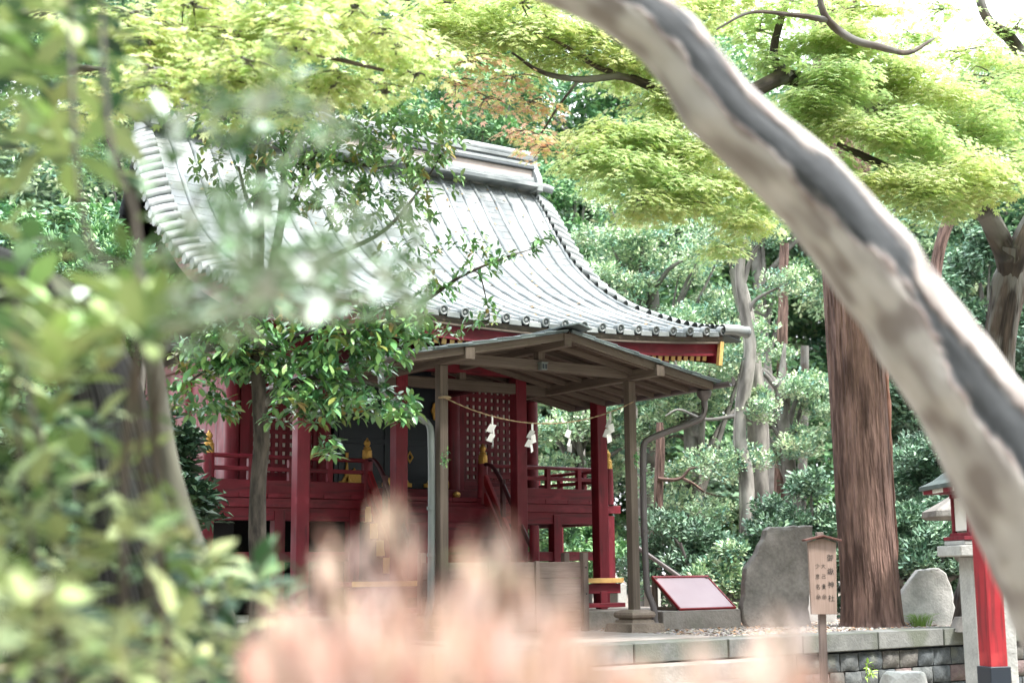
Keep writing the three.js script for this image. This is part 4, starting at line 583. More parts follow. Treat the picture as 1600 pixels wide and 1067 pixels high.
// unseen wood behind and beside the viewer, added to block low skylight
{
  const list = []; for (let i = 0; i < 260; i++) { const a = rr(-0.35, 3.6), r = rr(19, 27), p = V(-3 + Math.cos(a) * r, rr(0.5, 15), 10 + Math.sin(a) * r * 0.95); puff(list, p, [2, 1.7, 2], 60, pick([PAL.teal, PAL.mid, PAL.mid]), 3.4); }
  for (let i = 0; i < 90; i++) { const p = V(-17 + gauss() * 2, rr(0.5, 13), rr(-8, 16)); puff(list, p, [1.8, 1.6, 1.8], 60, pick([PAL.teal, PAL.mid]), 3.2); }
  const m = leaves(scene, V(0, 0, 0), 'unseen_shade_woods', sprayBig, mLeaf, list); m.userData.label = 'unseen green wood added behind and beside the viewer to block low skylight'; m.userData.category = 'wood';
}
// the far wood, read as one mass
{
  const list = []; for (let i = 0; i < 760; i++) { const u = rr(-250, 1850), d = rr(38, 60), maxTop = u > 1120 ? 130 : -60; const v = i > 420 ? rr(250, 880) : rr(maxTop, 880); const p = at(u, v, d); puff(list, p, [rr(1.2, 2.2), rr(0.9, 1.6), rr(1.2, 2)], 150, pick([PAL.teal, PAL.mid, PAL.mid, PAL.pale]), 2.1); }
  const m = leaves(scene, V(0, 0, 0), 'far_woods', sprayBig, mLeaf, list); m.userData.label = 'far-off green wood behind all the other trees'; m.userData.category = 'wood';
}
woodTree('pale speckled tree with loose yellowish leaves right of the roof verge', 1005, 26, 150, 290, 640, 'pale', 2600, { clumps: 40, small: 1 });
woodTree('bushy pale green tree seen between the right canopy post and the pale twisted trunk', 1090, 24, 130, 470, 800, 'pale', 2600, { clumps: 34, small: 1 });
woodTree('green tree behind the right porch column, seen under the canopy', 905, 25, 110, 560, 850, 'pale', 1500, { clumps: 24, small: 1 });
woodTree('mid green tree rising behind the right end of the roof ridge', 900, 31, 130, 250, 560, 'mid', 1700, { clumps: 28 });
woodTree('dark green tree behind the middle of the roof ridge under the orange twigs', 750, 33, 150, 90, 340, 'mid', 1900, { clumps: 26 });
woodTree('tall green tree behind the roof ridge, above the slim tree', 590, 36, 170, 60, 330, 'mid', 1900, { clumps: 26 });
woodTree('tall tree with bluish leaves at the top between the orange twigs and the leaning trunk', 980, 38, 170, 20, 330, 'mid', 1700, { clumps: 28 });
woodTree('tall green tree behind the leaning trunk, above the pale twisted trunk', 1190, 34, 150, 170, 480, 'mid', 1900, { clumps: 28 });
woodTree('loose yellow green young tree left of the cedar trunk', 1230, 28, 100, 480, 760, 'pale', 1400, { clumps: 24, small: 1 });
woodTree('bluish green evergreen behind the cedar trunk on its right side', 1440, 25, 100, 430, 720, 'teal', 2200, { clumps: 30 });
woodTree('bluish green evergreen behind the fork of the maple trunk', 1540, 27, 120, 360, 760, 'teal', 2400, { clumps: 34 });
woodTree('pale grey green tree high behind the maple on the right', 1400, 38, 160, 270, 520, 'pale', 1500, { clumps: 24 });
woodTree('thin crowned tree against the white sky at the upper right', 1540, 40, 130, 120, 420, 'pale', 1100, { clumps: 22 });
woodTree('dense dark tree at the left behind the shrub stems', 110, 21, 190, 300, 640, 'mid', 3000, { clumps: 40 });
woodTree('small leaved dark green tree beside the left gable of the shrine roof', 130, 13.6, 105, 330, 620, 'mid', 1900, { clumps: 34, small: 1, size: 0.85 });
woodTree('leafy green shrub close against the left gable end of the shrine', 190, 13.0, 60, 370, 600, 'mid', 1500, { clumps: 26, small: 1, size: 0.85, shrub: 1 });
woodTree('green tree high at the upper left behind the maple leaves', 230, 30, 210, -20, 330, 'mid', 2200, { clumps: 32 });
woodTree('tall tree behind the left end of the roof ridge', 420, 37, 170, -10, 280, 'mid', 1900, { clumps: 28 });
woodTree('dark evergreen shrub at the far left under the shade of the old trunk', 80, 12, 200, 560, 1040, 'dark', 2800, { clumps: 40, shrub: 1 });
woodTree('dark shrub between the old leaning trunk and the left veranda corner', 235, 13, 70, 560, 1000, 'dark', 1500, { clumps: 26, shrub: 1 });
woodTree('bluish low shrub behind the tilted panel', 1085, 20.5, 110, 800, 960, 'teal', 1700, { clumps: 28, shrub: 1, small: 1 });
woodTree('light green shrub against the left edge of the tall standing stone', 1140, 19, 60, 845, 975, 'pale', 800, { clumps: 16, shrub: 1, small: 1 });
woodTree('bluish shrub behind the small white standing stone', 1265, 20, 100, 740, 960, 'teal', 1700, { clumps: 28, shrub: 1, small: 1 });
woodTree('bluish shrub behind the pale rounded standing stone', 1440, 19, 110, 800, 960, 'teal', 1700, { clumps: 28, shrub: 1, small: 1 });
woodTree('dense bluish shrub right of the cedar at mid height', 1460, 21.5, 100, 660, 850, 'teal', 2000, { clumps: 28, shrub: 1, small: 1 });
woodTree('bluish shrub behind the stone pillar at the right edge', 1570, 20, 100, 650, 960, 'teal', 1900, { clumps: 30, shrub: 1 });
woodTree('green shrub seen under the veranda floor at the right end of the shrine', 900, 22, 90, 770, 960, 'mid', 1200, { clumps: 20, shrub: 1, small: 1 });

// trunks that can be told apart
function trunkTree(name, label, pts, rad, bark, extra = [], wob = 0.15, cat = 'tree') {
  const base = pts[0].clone(); base.y = Math.min(base.y, TY); const t = thing(name, label, cat, base.toArray());
  obj('trunk', limb(pts.map(p => p.clone().sub(base)), rad, 16, 8, wob, rnd() * 20), bark, t);
  for (const [p, r] of extra) obj('limb', limb(p.map(q => q.clone().sub(base)), r, 8, 6, wob, rnd() * 20), bark, t);
  return [t, base];
}
const px = (list, d) => list.map(q => at(q[0], q[1], q[2] || d));
{
  const [t, b] = trunkTree('twisted_tree', 'pale grey tree with a bent twisted trunk right of the roof corner', px([[1168, 900], [1168, 820], [1166, 740], [1156, 690], [1158, 640], [1166, 590], [1172, 545], [1164, 490], [1156, 430], [1160, 380], [1150, 300]], 22), [0.15, 0.125, 0.115, 0.105, 0.105, 0.115, 0.10, 0.09, 0.08, 0.07, 0.05], mBarkPale,
    [[px([[1162, 440], [1176, 400], [1196, 370], [1215, 352]], 22), [0.05, 0.035, 0.02, 0.01]], [px([[1164, 500], [1180, 470], [1205, 455], [1240, 440]], 22), [0.04, 0.03, 0.02, 0.01]], [px([[1150, 650], [1100, 655], [1060, 640], [1040, 650]], 22), [0.035, 0.025, 0.02, 0.01]]]);
  const l = []; for (const [u, v, r] of [[1150, 300, 60], [1200, 360, 50], [1120, 380, 50], [1230, 440, 40], [1130, 560, 30], [1190, 640, 35], [1140, 720, 40], [1110, 800, 40]]) puff(l, at(u, v, 22), [r * 22 / F, r * 14 / F, r * 22 / F], 90, PAL.pale, 0.8); leaves(t, b, 'crown', spraySmall, mLeaf, l);
  trunkTree('broad_tree', 'broad pale grey trunk just behind the twisted tree', px([[1190, 900], [1186, 800], [1184, 650], [1170, 520], [1150, 420]], 25), [0.24, 0.2, 0.18, 0.16, 0.12], mBarkPale);
  trunkTree('slender_tree', 'straight thin reddish trunk between the twisted tree and the cedar', px([[1215, 890], [1217, 820], [1221, 640], [1224, 480], [1226, 380]], 29), [0.12, 0.115, 0.11, 0.1, 0.09], mBarkCedar);
  trunkTree('slender_tree', 'dark thin trunk above the tall standing stone', px([[1252, 890], [1252, 800], [1256, 660], [1258, 540]], 31), [0.12, 0.11, 0.1, 0.09], mBarkBrown);
  trunkTree('broken_tree', 'bare broken trunk with crooked dead branch just right of the right canopy post', px([[1026, 900], [1028, 845], [1029, 770], [1032, 690], [1031, 660]], 22), [0.085, 0.08, 0.075, 0.07, 0.05], mBarkCedar,
    [[px([[1028, 748], [1050, 750], [1066, 746], [1078, 733], [1090, 730]], 21.9), [0.035, 0.03, 0.025, 0.02, 0.008]], [px([[1066, 747], [1085, 757], [1104, 770], [1130, 776]], 21.9), [0.028, 0.022, 0.016, 0.006]]]);
  trunkTree('reddish_tree', 'thin reddish trunk leaning right, rising from behind the leaning trunk beside the maple fork', px([[1505, 930], [1498, 800], [1478, 620], [1462, 470], [1468, 390], [1490, 325], [1512, 230]], 24), [0.16, 0.14, 0.12, 0.11, 0.105, 0.1, 0.08], mBarkCedar);
}
{ // the cedar: fluted trunk with shaggy strips of bark
  const P = px([[1364, 987], [1363, 972], [1361, 930], [1353, 820], [1343, 650], [1332, 480], [1319, 250], [1300, -100]], 15.9), base = V(P[0].x, TY, P[0].z), rad = [0.38, 0.33, 0.31, 0.30, 0.30, 0.295, 0.285, 0.25];
  const t = thing('cedar_tree', 'big reddish brown cedar trunk with shaggy fibrous bark beside the standing stones', 'tree', base.toArray());
  const c = new THREE.CatmullRomCurve3(P.map(p => p.clone().sub(base))), n = 150, sg = 240, pos = [], uv = [], idx = [];
  for (let i = 0; i <= n; i++) { const k = i / n, C = c.getPoint(k), f = k * (rad.length - 1), q = Math.min(rad.length - 2, Math.floor(f)), r0 = lerp(rad[q], rad[q + 1], f - q); for (let j = 0; j <= sg; j++) { const a = j / sg * Math.PI * 2, ca = Math.cos(a), sa = Math.sin(a), s1 = fbm(ca * 7 + 9, sa * 7 + 9, C.y * 0.22, 3), s2 = 1 - Math.abs(2 * fbm(ca * 17 + 9, sa * 17 + 9, C.y * 0.35 + 4, 3) - 1), flute = 0.5 + 0.5 * Math.cos(a * 7 + 2 * fbm(C.y * 0.4, 3, 1)); const r = r0 * (0.90 + 0.08 * s1 + 0.10 * Math.pow(s2, 0.6) + 0.05 * flute * (1 - k)); pos.push(C.x + ca * r, C.y, C.z + sa * r); uv.push(C.y, a * 0.36); } }
  for (let i = 0; i < n; i++) for (let j = 0; j < sg; j++) { const a = i * (sg + 1) + j, b = a + sg + 1; idx.push(a, b, a + 1, b, b + 1, a + 1); }
  const g = new THREE.BufferGeometry(); g.setAttribute('position', new THREE.Float32BufferAttribute(pos, 3)); g.setAttribute('uv', new THREE.Float32BufferAttribute(uv, 2)); g.setIndex(idx); g.computeVertexNormals(); obj('trunk', g, mBarkCedar, t);
  for (let i = 0; i < 70; i++) { const a = rr(0.2, 4.2) - 0.6, y = rr(0.1, 4.2), L = rr(0.25, 1.3), w = rr(0.012, 0.034), q = [], R = y2 => 0.312 - 0.006 * y2; for (let k = 0; k < 4; k++) q.push(V(Math.cos(a) * R(y), y + L * k / 3, Math.sin(a) * R(y))); const tr = c.getPoint(clamp(y / 9, 0, 1)); obj('bark_strip', limb(q.map(v => v.add(V(tr.x, 0, tr.z))), [w * 0.2, w, w * 0.8, w * 0.1], 6, 5, 0.5, i), mStrip[i % 3], t); }
}
const maple6 = mapleGeo(10, 0.17, 0.042), maple9 = mapleGeo(7, 0.16, 0.05);
const MAP = [[0.56, 0.63, 0.26], [0.64, 0.69, 0.34], [0.49, 0.59, 0.23], [0.70, 0.73, 0.42], [0.44, 0.56, 0.21]], MAPG = [[0.47, 0.61, 0.26], [0.55, 0.66, 0.30], [0.42, 0.57, 0.25], [0.62, 0.69, 0.35]], MAPO = [[0.70, 0.42, 0.30], [0.72, 0.50, 0.34], [0.60, 0.55, 0.24], [0.62, 0.62, 0.26]];
const twigs = [];
function tier(list, C, rx, n, pal, droop = 0.35, th = 0.15, sparse = 0.52) {         // a loose, drooping spray of maple foliage: several fans of different height on fine twigs
  const fans = 6; for (let f = 0; f < fans; f++) { const a = f / fans * 6.28 + rnd(), o = V(Math.cos(a), 0, Math.sin(a)).multiplyScalar(rx * rr(0.15, 0.75)), fr = rx * rr(0.3, 0.7), dy = gauss() * rx * 0.22, tx = gauss() * 0.25, tz = gauss() * 0.25;
    const end = V(C.x + o.x * 1.5, C.y + dy - droop * rx * 0.5, C.z + o.z * 1.5), st = V(C.x - o.x * 0.3, C.y + dy * 0.3, C.z - o.z * 0.3); twigs.push([st, st.clone().lerp(end, 0.5).add(V(gauss() * 0.03, 0.06 * rx + 0.02, gauss() * 0.03)), end, rx]);
    for (let i = 0; i < n * sparse / fans; i++) { const b = rnd() * 6.28, r = Math.pow(rnd(), 0.62) * fr, lx = Math.cos(b) * r, lz = Math.sin(b) * r * 0.8, x = o.x + lx, z = o.z + lz, rad = Math.hypot(x, z) / rx; list.push({ p: V(C.x + x, C.y + dy + tx * lx + tz * lz + gauss() * th * rx - droop * rx * rad * rad, C.z + z), q: leafQ(V(x + gauss() * 0.1 * rx, -0.5 * droop * Math.hypot(x, z), z + gauss() * 0.1 * rx), V(gauss() * 0.5, 1, gauss() * 0.5)), s: rr(0.7, 1.3), c: tint(pal, 0.12) }); } }
}
const twigMesh = (t, base) => { obj('twigs', twigs.splice(0).map(w => limb(w.slice(0, 3).map(p => p.clone().sub(base)), [0.009, 0.006, 0.002], 5, 2)), mBarkBrown, t).userData.kind = 'stuff'; };
{ // the maple on the right
  const d = 15.3, base = at(1560, 982, 16.9).setY(TY);
  const t = thing('maple_tree', 'spreading maple with blotchy forked trunk and layered yellow green leaves at the right', 'maple tree', base.toArray());
  const L = q => q.map(p => p.clone().sub(base));
  obj('trunk', limb(L([at(1558, 994, 16.9), at(1557, 960, 16.8), at(1556, 880, 16.6), at(1556, 740, 16.2), at(1562, 560, 15.7), at(1578, 440, 15.4), at(1585, 385, d)]), [0.62, 0.44, 0.3, 0.22, 0.165, 0.16, 0.12], 24, 10, 0.5, 3), mBarkBrown, t);
  const li = (q, r) => obj('limb', limb(L(q), r, 10, 6, 0.25, rnd() * 9), mBarkBrown, t);
  li([at(1579, 450, 15.4), at(1576, 405, d), at(1552, 352, d), at(1525, 318, 14.8), at(1470, 262, 14.4), at(1400, 190, 14), at(1300, 138, 13.6), at(1215, 118, 13.2)], [0.10, 0.125, 0.11, 0.1, 0.085, 0.075, 0.075, 0.075]);
  li([at(1579, 450, 15.4), at(1590, 400, d), at(1620, 330, d), at(1650, 230, d), at(1640, 60, d)], [0.10, 0.125, 0.11, 0.09, 0.05]);
  li([at(1225, 120, 13.2), at(1130, 160, 12.8), at(1060, 152, 12.5), at(975, 120, 12.3), at(905, 124, 12.2), at(845, 112, 12.1), at(800, 82, 12)], [0.075, 0.06, 0.05, 0.035, 0.03, 0.02, 0.01]);
  li([at(975, 120, 12.3), at(925, 100, 12.3), at(880, 70, 12.2), at(800, 34, 12.1)], [0.028, 0.022, 0.016, 0.007]);
  li([at(1235, 120, 13.2), at(1210, 90, 13.2), at(1218, 40, 13.2), at(1240, -30, 13.2)], [0.05, 0.04, 0.035, 0.03]);
  li([at(1460, 60, 13.2), at(1420, 82, 12.9), at(1380, 74, 12.6), at(1330, 60, 12.6), at(1292, 28, 12.5), at(1280, -10, 12.5), at(1270, -60, 12.5)], [0.012, 0.024, 0.032, 0.036, 0.034, 0.03, 0.026]);
  li([at(1292, 30, 12.5), at(1230, 22, 12.4), at(1170, 20, 12.3), at(1120, 46, 12.3)], [0.03, 0.02, 0.014, 0.008]);
  li([at(1395, 265, 13.5), at(1340, 240, 13.3), at(1310, 225, 13.2)], [0.045, 0.035, 0.02]); li([at(1540, 230, 14), at(1490, 262, 13.8), at(1440, 290, 13.6), at(1385, 292, 13.4)], [0.012, 0.02, 0.026, 0.018]);
  li([at(1600, 90, 15), at(1580, 60, 15), at(1545, 30, 15), at(1525, -20, 15)], [0.06, 0.06, 0.05, 0.04]);
  li([at(905, 124, 12.2), at(870, 170, 12.2), at(840, 215, 12.1), at(812, 235, 12.1)], [0.014, 0.01, 0.008, 0.004]);
  const a = [], o = [], px_ = (r, dd) => r * dd / F;
  for (const [u, v, dd, r, n] of [[1300, 150, 13.4, 70, 260], [1320, 60, 13.2, 75, 300], [1310, 110, 13.0, 70, 280], [1370, 90, 13.6, 80, 260], [1270, 165, 13.1, 60, 220], [1350, 290, 13.1, 60, 200], [1500, 90, 14.6, 80, 200], [1590, 120, 15, 70, 180], [1390, 120, 13.8, 95, 420], [1330, 205, 13.2, 85, 420], [1455, 160, 14, 120, 560], [1540, 130, 14.6, 110, 420], [1420, 215, 13.4, 120, 620], [1520, 215, 14.2, 120, 560], [1590, 190, 14.8, 100, 360], [1480, 270, 13.4, 110, 560], [1570, 265, 14.2, 90, 420], [1410, 285, 13.2, 80, 360], [1530, 300, 13.6, 70, 260], [1450, 315, 13.2, 60, 200], [1640, 260, 14.6, 90, 260], [1350, 160, 14.4, 80, 300], [1260, 190, 13.2, 50, 160], [1280, 250, 13.0, 50, 160]]) tier(a, at(u, v - 10, dd), px_(r, dd), n, rnd() < 0.45 ? MAPG : MAP, 0.3);
  for (const [u, v, dd, r, n] of [[1190, 50, 13.4, 75, 260], [1270, 70, 13.4, 70, 220], [1340, 20, 13.6, 70, 220], [1150, 0, 13, 80, 220], [1240, 10, 13.2, 60, 160], [1420, 60, 14.2, 60, 150], [1470, 20, 14.4, 60, 110], [1590, 50, 15, 70, 130], [1200, 100, 13.2, 40, 110]]) tier(a, at(u, v - 6, dd), px_(r, dd), n, rnd() < 0.6 ? MAPG : MAP, 0.25);
  for (const [u, v, dd, r, n] of [[945, 215, 12.1, 72, 300], [1010, 215, 12.3, 85, 420], [1085, 240, 12.5, 80, 400], [985, 262, 12.0, 80, 380], [1060, 290, 12.2, 75, 340], [925, 250, 11.9, 48, 170], [1130, 290, 12.4, 60, 260], [1110, 180, 12.6, 80, 320], [1040, 160, 12.5, 70, 220], [1160, 350, 12.4, 40, 130], [1130, 395, 12.4, 26, 70], [1000, 322, 12, 50, 150], [1190, 320, 12.6, 50, 150], [1070, 330, 12.2, 40, 100]]) tier(a, at(u, v - 8, dd), px_(r, dd), n, rnd() < 0.25 ? MAPG : MAP, 0.45);
  for (const [u, v, dd, r, n] of [[690, 45, 12.2, 80, 300], [770, 60, 12.2, 80, 300], [860, 40, 12.2, 85, 330], [950, 50, 12.4, 80, 330], [1020, 30, 12.6, 80, 300], [900, 95, 12.3, 70, 240], [985, 105, 12.4, 60, 220], [820, 15, 12.2, 80, 240], [700, 5, 12.2, 90, 260], [1050, 90, 12.6, 60, 200], [930, 0, 12.4, 90, 260], [1080, 10, 12.8, 70, 200]]) tier(a, at(u, v - 6, dd), px_(r, dd), n, MAP, 0.3);
  for (const [u, v, dd, r, n] of [[735, 95, 12.1, 50, 90], [800, 120, 12.1, 45, 90], [760, 155, 12.1, 50, 80], [830, 160, 12.1, 40, 80], [820, 205, 12, 35, 70], [715, 130, 12.2, 40, 60], [850, 230, 12, 35, 50]]) tier(o, at(u, v, dd), px_(r, dd), n * 0.42, MAPO, 0.4);
  leaves(t, base, 'crown', maple6, mLeafThin, a); leaves(t, base, 'young_leaves', maple6, mLeafThin, o); twigMesh(t, base);
}
{ // a nearer maple hanging in at the upper left
  const base = at(-140, 1000, 8.6).setY(GY), t = thing('maple_tree', 'soft lime green maple foliage hanging in at the upper left', 'maple tree', base.toArray()), L = q => q.map(p => p.clone().sub(base)), a = [];
  obj('trunk', limb(L([base.clone(), at(-140, 500, 8.6), at(-110, 100, 8.6), at(-60, -120, 8.6)]), [0.2, 0.16, 0.13, 0.1], 12, 6, 0.2), mBarkBrown, t);
  for (const q of [[[-110, 100], [60, 20], [250, 40], [430, 70], [600, 110]], [[-80, 0], [150, -60], [400, -40], [640, 0]], [[-110, 160], [40, 110], [200, 120], [330, 170]]]) obj('limb', limb(L(q.map(p => at(p[0], p[1], 8.3))), [0.07, 0.04, 0.025, 0.01], 8, 5, 0.2), mBarkBrown, t);
  for (const [u, v, dd, r, n] of [[230, 60, 8.4, 110, 300], [330, 50, 8.2, 120, 340], [440, 45, 8.3, 120, 340], [540, 40, 8.6, 110, 300], [620, 70, 8.8, 90, 240], [400, 110, 8.1, 110, 280], [300, 130, 8.0, 100, 240], [510, 120, 8.4, 90, 220], [600, 140, 8.8, 70, 140], [220, 150, 8.0, 70, 130], [140, 40, 8.2, 90, 200], [460, 170, 8.4, 70, 100], [360, 190, 8.1, 60, 80], [560, 10, 8.6, 120, 240], [300, 0, 8.2, 120, 220], [430, -10, 8.3, 120, 220], [640, 110, 9, 60, 100], [60, 210, 8.1, 50, 90], [120, 180, 8, 60, 80]]) for (let z = 0; z < 3; z++) tier(a, at(u + gauss() * 45, v - 8 + gauss() * 32, dd + gauss() * 0.7), r * 0.6 * dd / F, n * 0.22, MAP, 0.3, 0.3);
  leaves(t, base, 'crown', maple9, mLeafThin, a); twigMesh(t, base);
}
// ---------------------------------------------------------------- the slim evergreen before the hall, in focus
const whorl = (list, P, axis, n, L, pal, droop = 0.35, v = 0.25) => { const ax = axis.clone().normalize(), e1 = ax.clone().cross(V(0.3, 0.9, 0.2)).normalize(), e2 = ax.clone().cross(e1); for (let i = 0; i < n; i++) { const a = i / n * 6.28 + rnd() * 0.6, d = e1.clone().multiplyScalar(Math.cos(a)).addScaledVector(e2, Math.sin(a)).addScaledVector(ax, 0.5).add(V(0, -droop, 0)); list.push({ p: P.clone().addScaledVector(ax, rr(-0.02, 0.03)), q: leafQ(d, V(gauss() * 0.35, 1, gauss() * 0.35)), s: L * rr(0.7, 1.2), c: tint(pal, v) }); } };
const EVGSUN = [[0.13, 0.26, 0.09], [0.19, 0.32, 0.12], [0.10, 0.21, 0.09], [0.25, 0.38, 0.16]];  // for the upper leaves: sunlight put into a paler green
const EVG = [[0.115, 0.259, 0.086], [0.158, 0.331, 0.108], [0.086, 0.202, 0.086], [0.230, 0.403, 0.130], [0.122, 0.274, 0.130]], EVGY = [[0.24, 0.27, 0.07], [0.16, 0.24, 0.06], [0.30, 0.24, 0.08]];
const leafOval = leafGeo(1, 0.42, 0.25, 0.2), leafLong = leafGeo(1, 0.3, 0.3, 0.25);
{
  const d = 11.2, base = at(402, 1010, d).setY(TY), t = thing('slim_evergreen', 'slim evergreen tree with glossy leaves and a straight mottled trunk before the veranda', 'tree', base.toArray()), L = q => q.map(p => p.clone().sub(base));
  obj('trunk', limb(L([base.clone().add(V(0, -0.05, 0)), at(405, 930, d), at(402, 850, d), at(403, 760, d), at(408, 690, d), at(404, 620, d), at(402, 480, d), at(404, 330, d), at(410, 225, d)]), [0.09, 0.072, 0.07, 0.066, 0.064, 0.06, 0.05, 0.045, 0.03], 14, 8, 0.22, 5), mBarkSlim, t);
  const li = (q, r) => obj('limb', limb(L(px(q, d)), r, 8, 5, 0.2, rnd() * 9), mBarkBrown, t);
  li([[403, 520], [425, 420], [440, 330], [444, 225]], [0.045, 0.04, 0.036, 0.02]); li([[440, 350], [462, 310], [490, 245], [520, 205]], [0.022, 0.018, 0.014, 0.006]); li([[404, 360], [385, 310], [372, 260]], [0.02, 0.016, 0.01]);
  li([[406, 640], [440, 605], [500, 590], [580, 600], [640, 625]], [0.035, 0.028, 0.02, 0.014, 0.006]); li([[405, 600], [380, 570], [330, 575], [290, 600]], [0.03, 0.022, 0.014, 0.006]); li([[404, 560], [450, 530], [540, 510], [640, 500]], [0.032, 0.025, 0.018, 0.006]);
  li([[441, 440], [520, 400], [600, 360], [660, 290], [690, 240]], [0.03, 0.022, 0.016, 0.01, 0.005]); li([[430, 470], [560, 520], [660, 472], [720, 432], [790, 402], [835, 388]], [0.026, 0.022, 0.017, 0.013, 0.009, 0.004]); li([[720, 432], [745, 425], [760, 470], [765, 500]], [0.009, 0.007, 0.005, 0.003]); li([[444, 260], [520, 250], [600, 260], [640, 240]], [0.018, 0.014, 0.01, 0.004]);
  const list = [], cl = (u, v, ru, rv, n, LL, pal = EVG, dj = 0.4) => { for (let i = 0; i < n * 2.6; i++) { const a = rnd() * 6.28, k = Math.sqrt(rnd()); const P = at(u + Math.cos(a) * ru * k, v + Math.sin(a) * rv * k, d + gauss() * dj), out = V(Math.cos(a) * 0.5 * RGT.x, 0.35, Math.cos(a) * 0.5 * RGT.z).add(V(gauss() * 0.4, gauss() * 0.3, gauss() * 0.4)); whorl(list, P, out, 5 + Math.floor(rnd() * 3), LL, rnd() < 0.13 ? EVGY : pal); } };
  for (const q of [[330, 560, 60, 45, 26], [300, 620, 40, 30, 12], [400, 560, 60, 45, 26], [470, 590, 60, 45, 30], [540, 560, 60, 45, 28], [600, 540, 50, 40, 18], [500, 640, 45, 30, 14], [570, 625, 55, 28, 16], [625, 640, 30, 22, 10], [440, 640, 50, 25, 10], [610, 500, 50, 30, 14], [520, 510, 80, 30, 18], [380, 510, 70, 30, 16], [650, 510, 25, 30, 7], [520, 700, 22, 14, 5], [340, 640, 30, 20, 6]]) cl(...q, 0.105);
  for (const q of [[470, 190, 60, 40, 18], [540, 230, 60, 40, 20], [600, 270, 60, 40, 18], [660, 240, 40, 40, 10], [420, 270, 50, 40, 12], [520, 310, 70, 40, 16], [600, 330, 50, 30, 10], [640, 400, 50, 35, 10], [350, 260, 50, 50, 12], [390, 210, 60, 40, 12], [560, 180, 60, 30, 12], [480, 260, 50, 50, 12], [640, 330, 40, 30, 7], [600, 200, 70, 40, 14], [450, 230, 60, 40, 16], [530, 270, 60, 40, 16], [680, 270, 40, 40, 8], [330, 200, 50, 30, 10], [560, 340, 50, 30, 9], [700, 200, 40, 30, 6], [430, 320, 60, 20, 8], [300, 170, 60, 40, 12], [620, 200, 60, 40, 12], [500, 150, 80, 30, 12], [400, 160, 60, 30, 10], [660, 210, 50, 40, 10]]) cl(...q, 0.08, EVGSUN);
  for (const q of [[745, 420, 40, 14, 6], [800, 395, 40, 14, 6], [690, 455, 30, 16, 5], [765, 490, 14, 22, 3], [745, 500, 14, 14, 2], [850, 375, 16, 8, 2], [700, 520, 16, 20, 2], [660, 440, 30, 25, 5], [735, 380, 40, 18, 5]]) cl(...q, 0.07, EVG, 0.15);
  leafParts(t, base, leafOval, mLeafGloss, list, 300);
}
{ // sprigs growing from the two canopy posts, fern in the wall, grass by the stone
  const sprig = (name, lab, cat, P, n, spread, LL, pal) => { const t = thing(name, lab, cat, P.toArray()), l = []; for (let i = 0; i < n; i++) { const Q = P.clone().add(V(gauss() * spread, gauss() * spread * 1.6, gauss() * spread * 0.4 + 0.03)); whorl(l, Q, V(gauss(), 0.4, 1), 5, LL, pal); } obj('stem', limb([V(0, -spread * 1.5, 0), V(0.01, 0, 0.02), V(0, spread * 1.6, 0.01)], [0.004, 0.003, 0.002], 5, 3), mBarkBrown, t); leafParts(t, P, leafOval, mLeaf, l, 40); };
  sprig('creeper_sprig', 'small green creeper sprig clinging to the left canopy post', 'plant', at(692, 716, 13.55), 7, 0.035, 0.045, EVG); sprig('creeper_sprig', 'small creeper sprig clinging to the right canopy post', 'plant', at(992, 722, 14.9), 9, 0.04, 0.045, EVG); sprig('fern', 'small bright green fern growing from a joint of the retaining wall', 'plant', at(1352, 1045, 13.9), 6, 0.045, 0.06, PAL.lime);
  const P = at(1440, 981, 15.72).setY(TY), t = thing('grass_tuft', 'bright green grass tuft before the pale rounded standing stone', 'grass tuft', P.toArray()), g = []; for (let i = 0; i < 130; i++) { const a = rnd() * 6.28, r = rr(0, 0.1), l = rr(0.08, 0.2), p0 = V(Math.cos(a) * r, 0, Math.sin(a) * r); g.push(limb([p0, p0.clone().add(V(Math.cos(a) * l * 0.25, l * 0.7, Math.sin(a) * l * 0.25)), p0.clone().add(V(Math.cos(a) * l * 0.8, l * 0.85, Math.sin(a) * l * 0.8))], [0.003, 0.0025, 0.0004], 3, 2)); } obj('blades', g, S({ color: lin(0.22, 0.36, 0.08), roughness: 0.6 }), t).userData.kind = 'stuff';
}
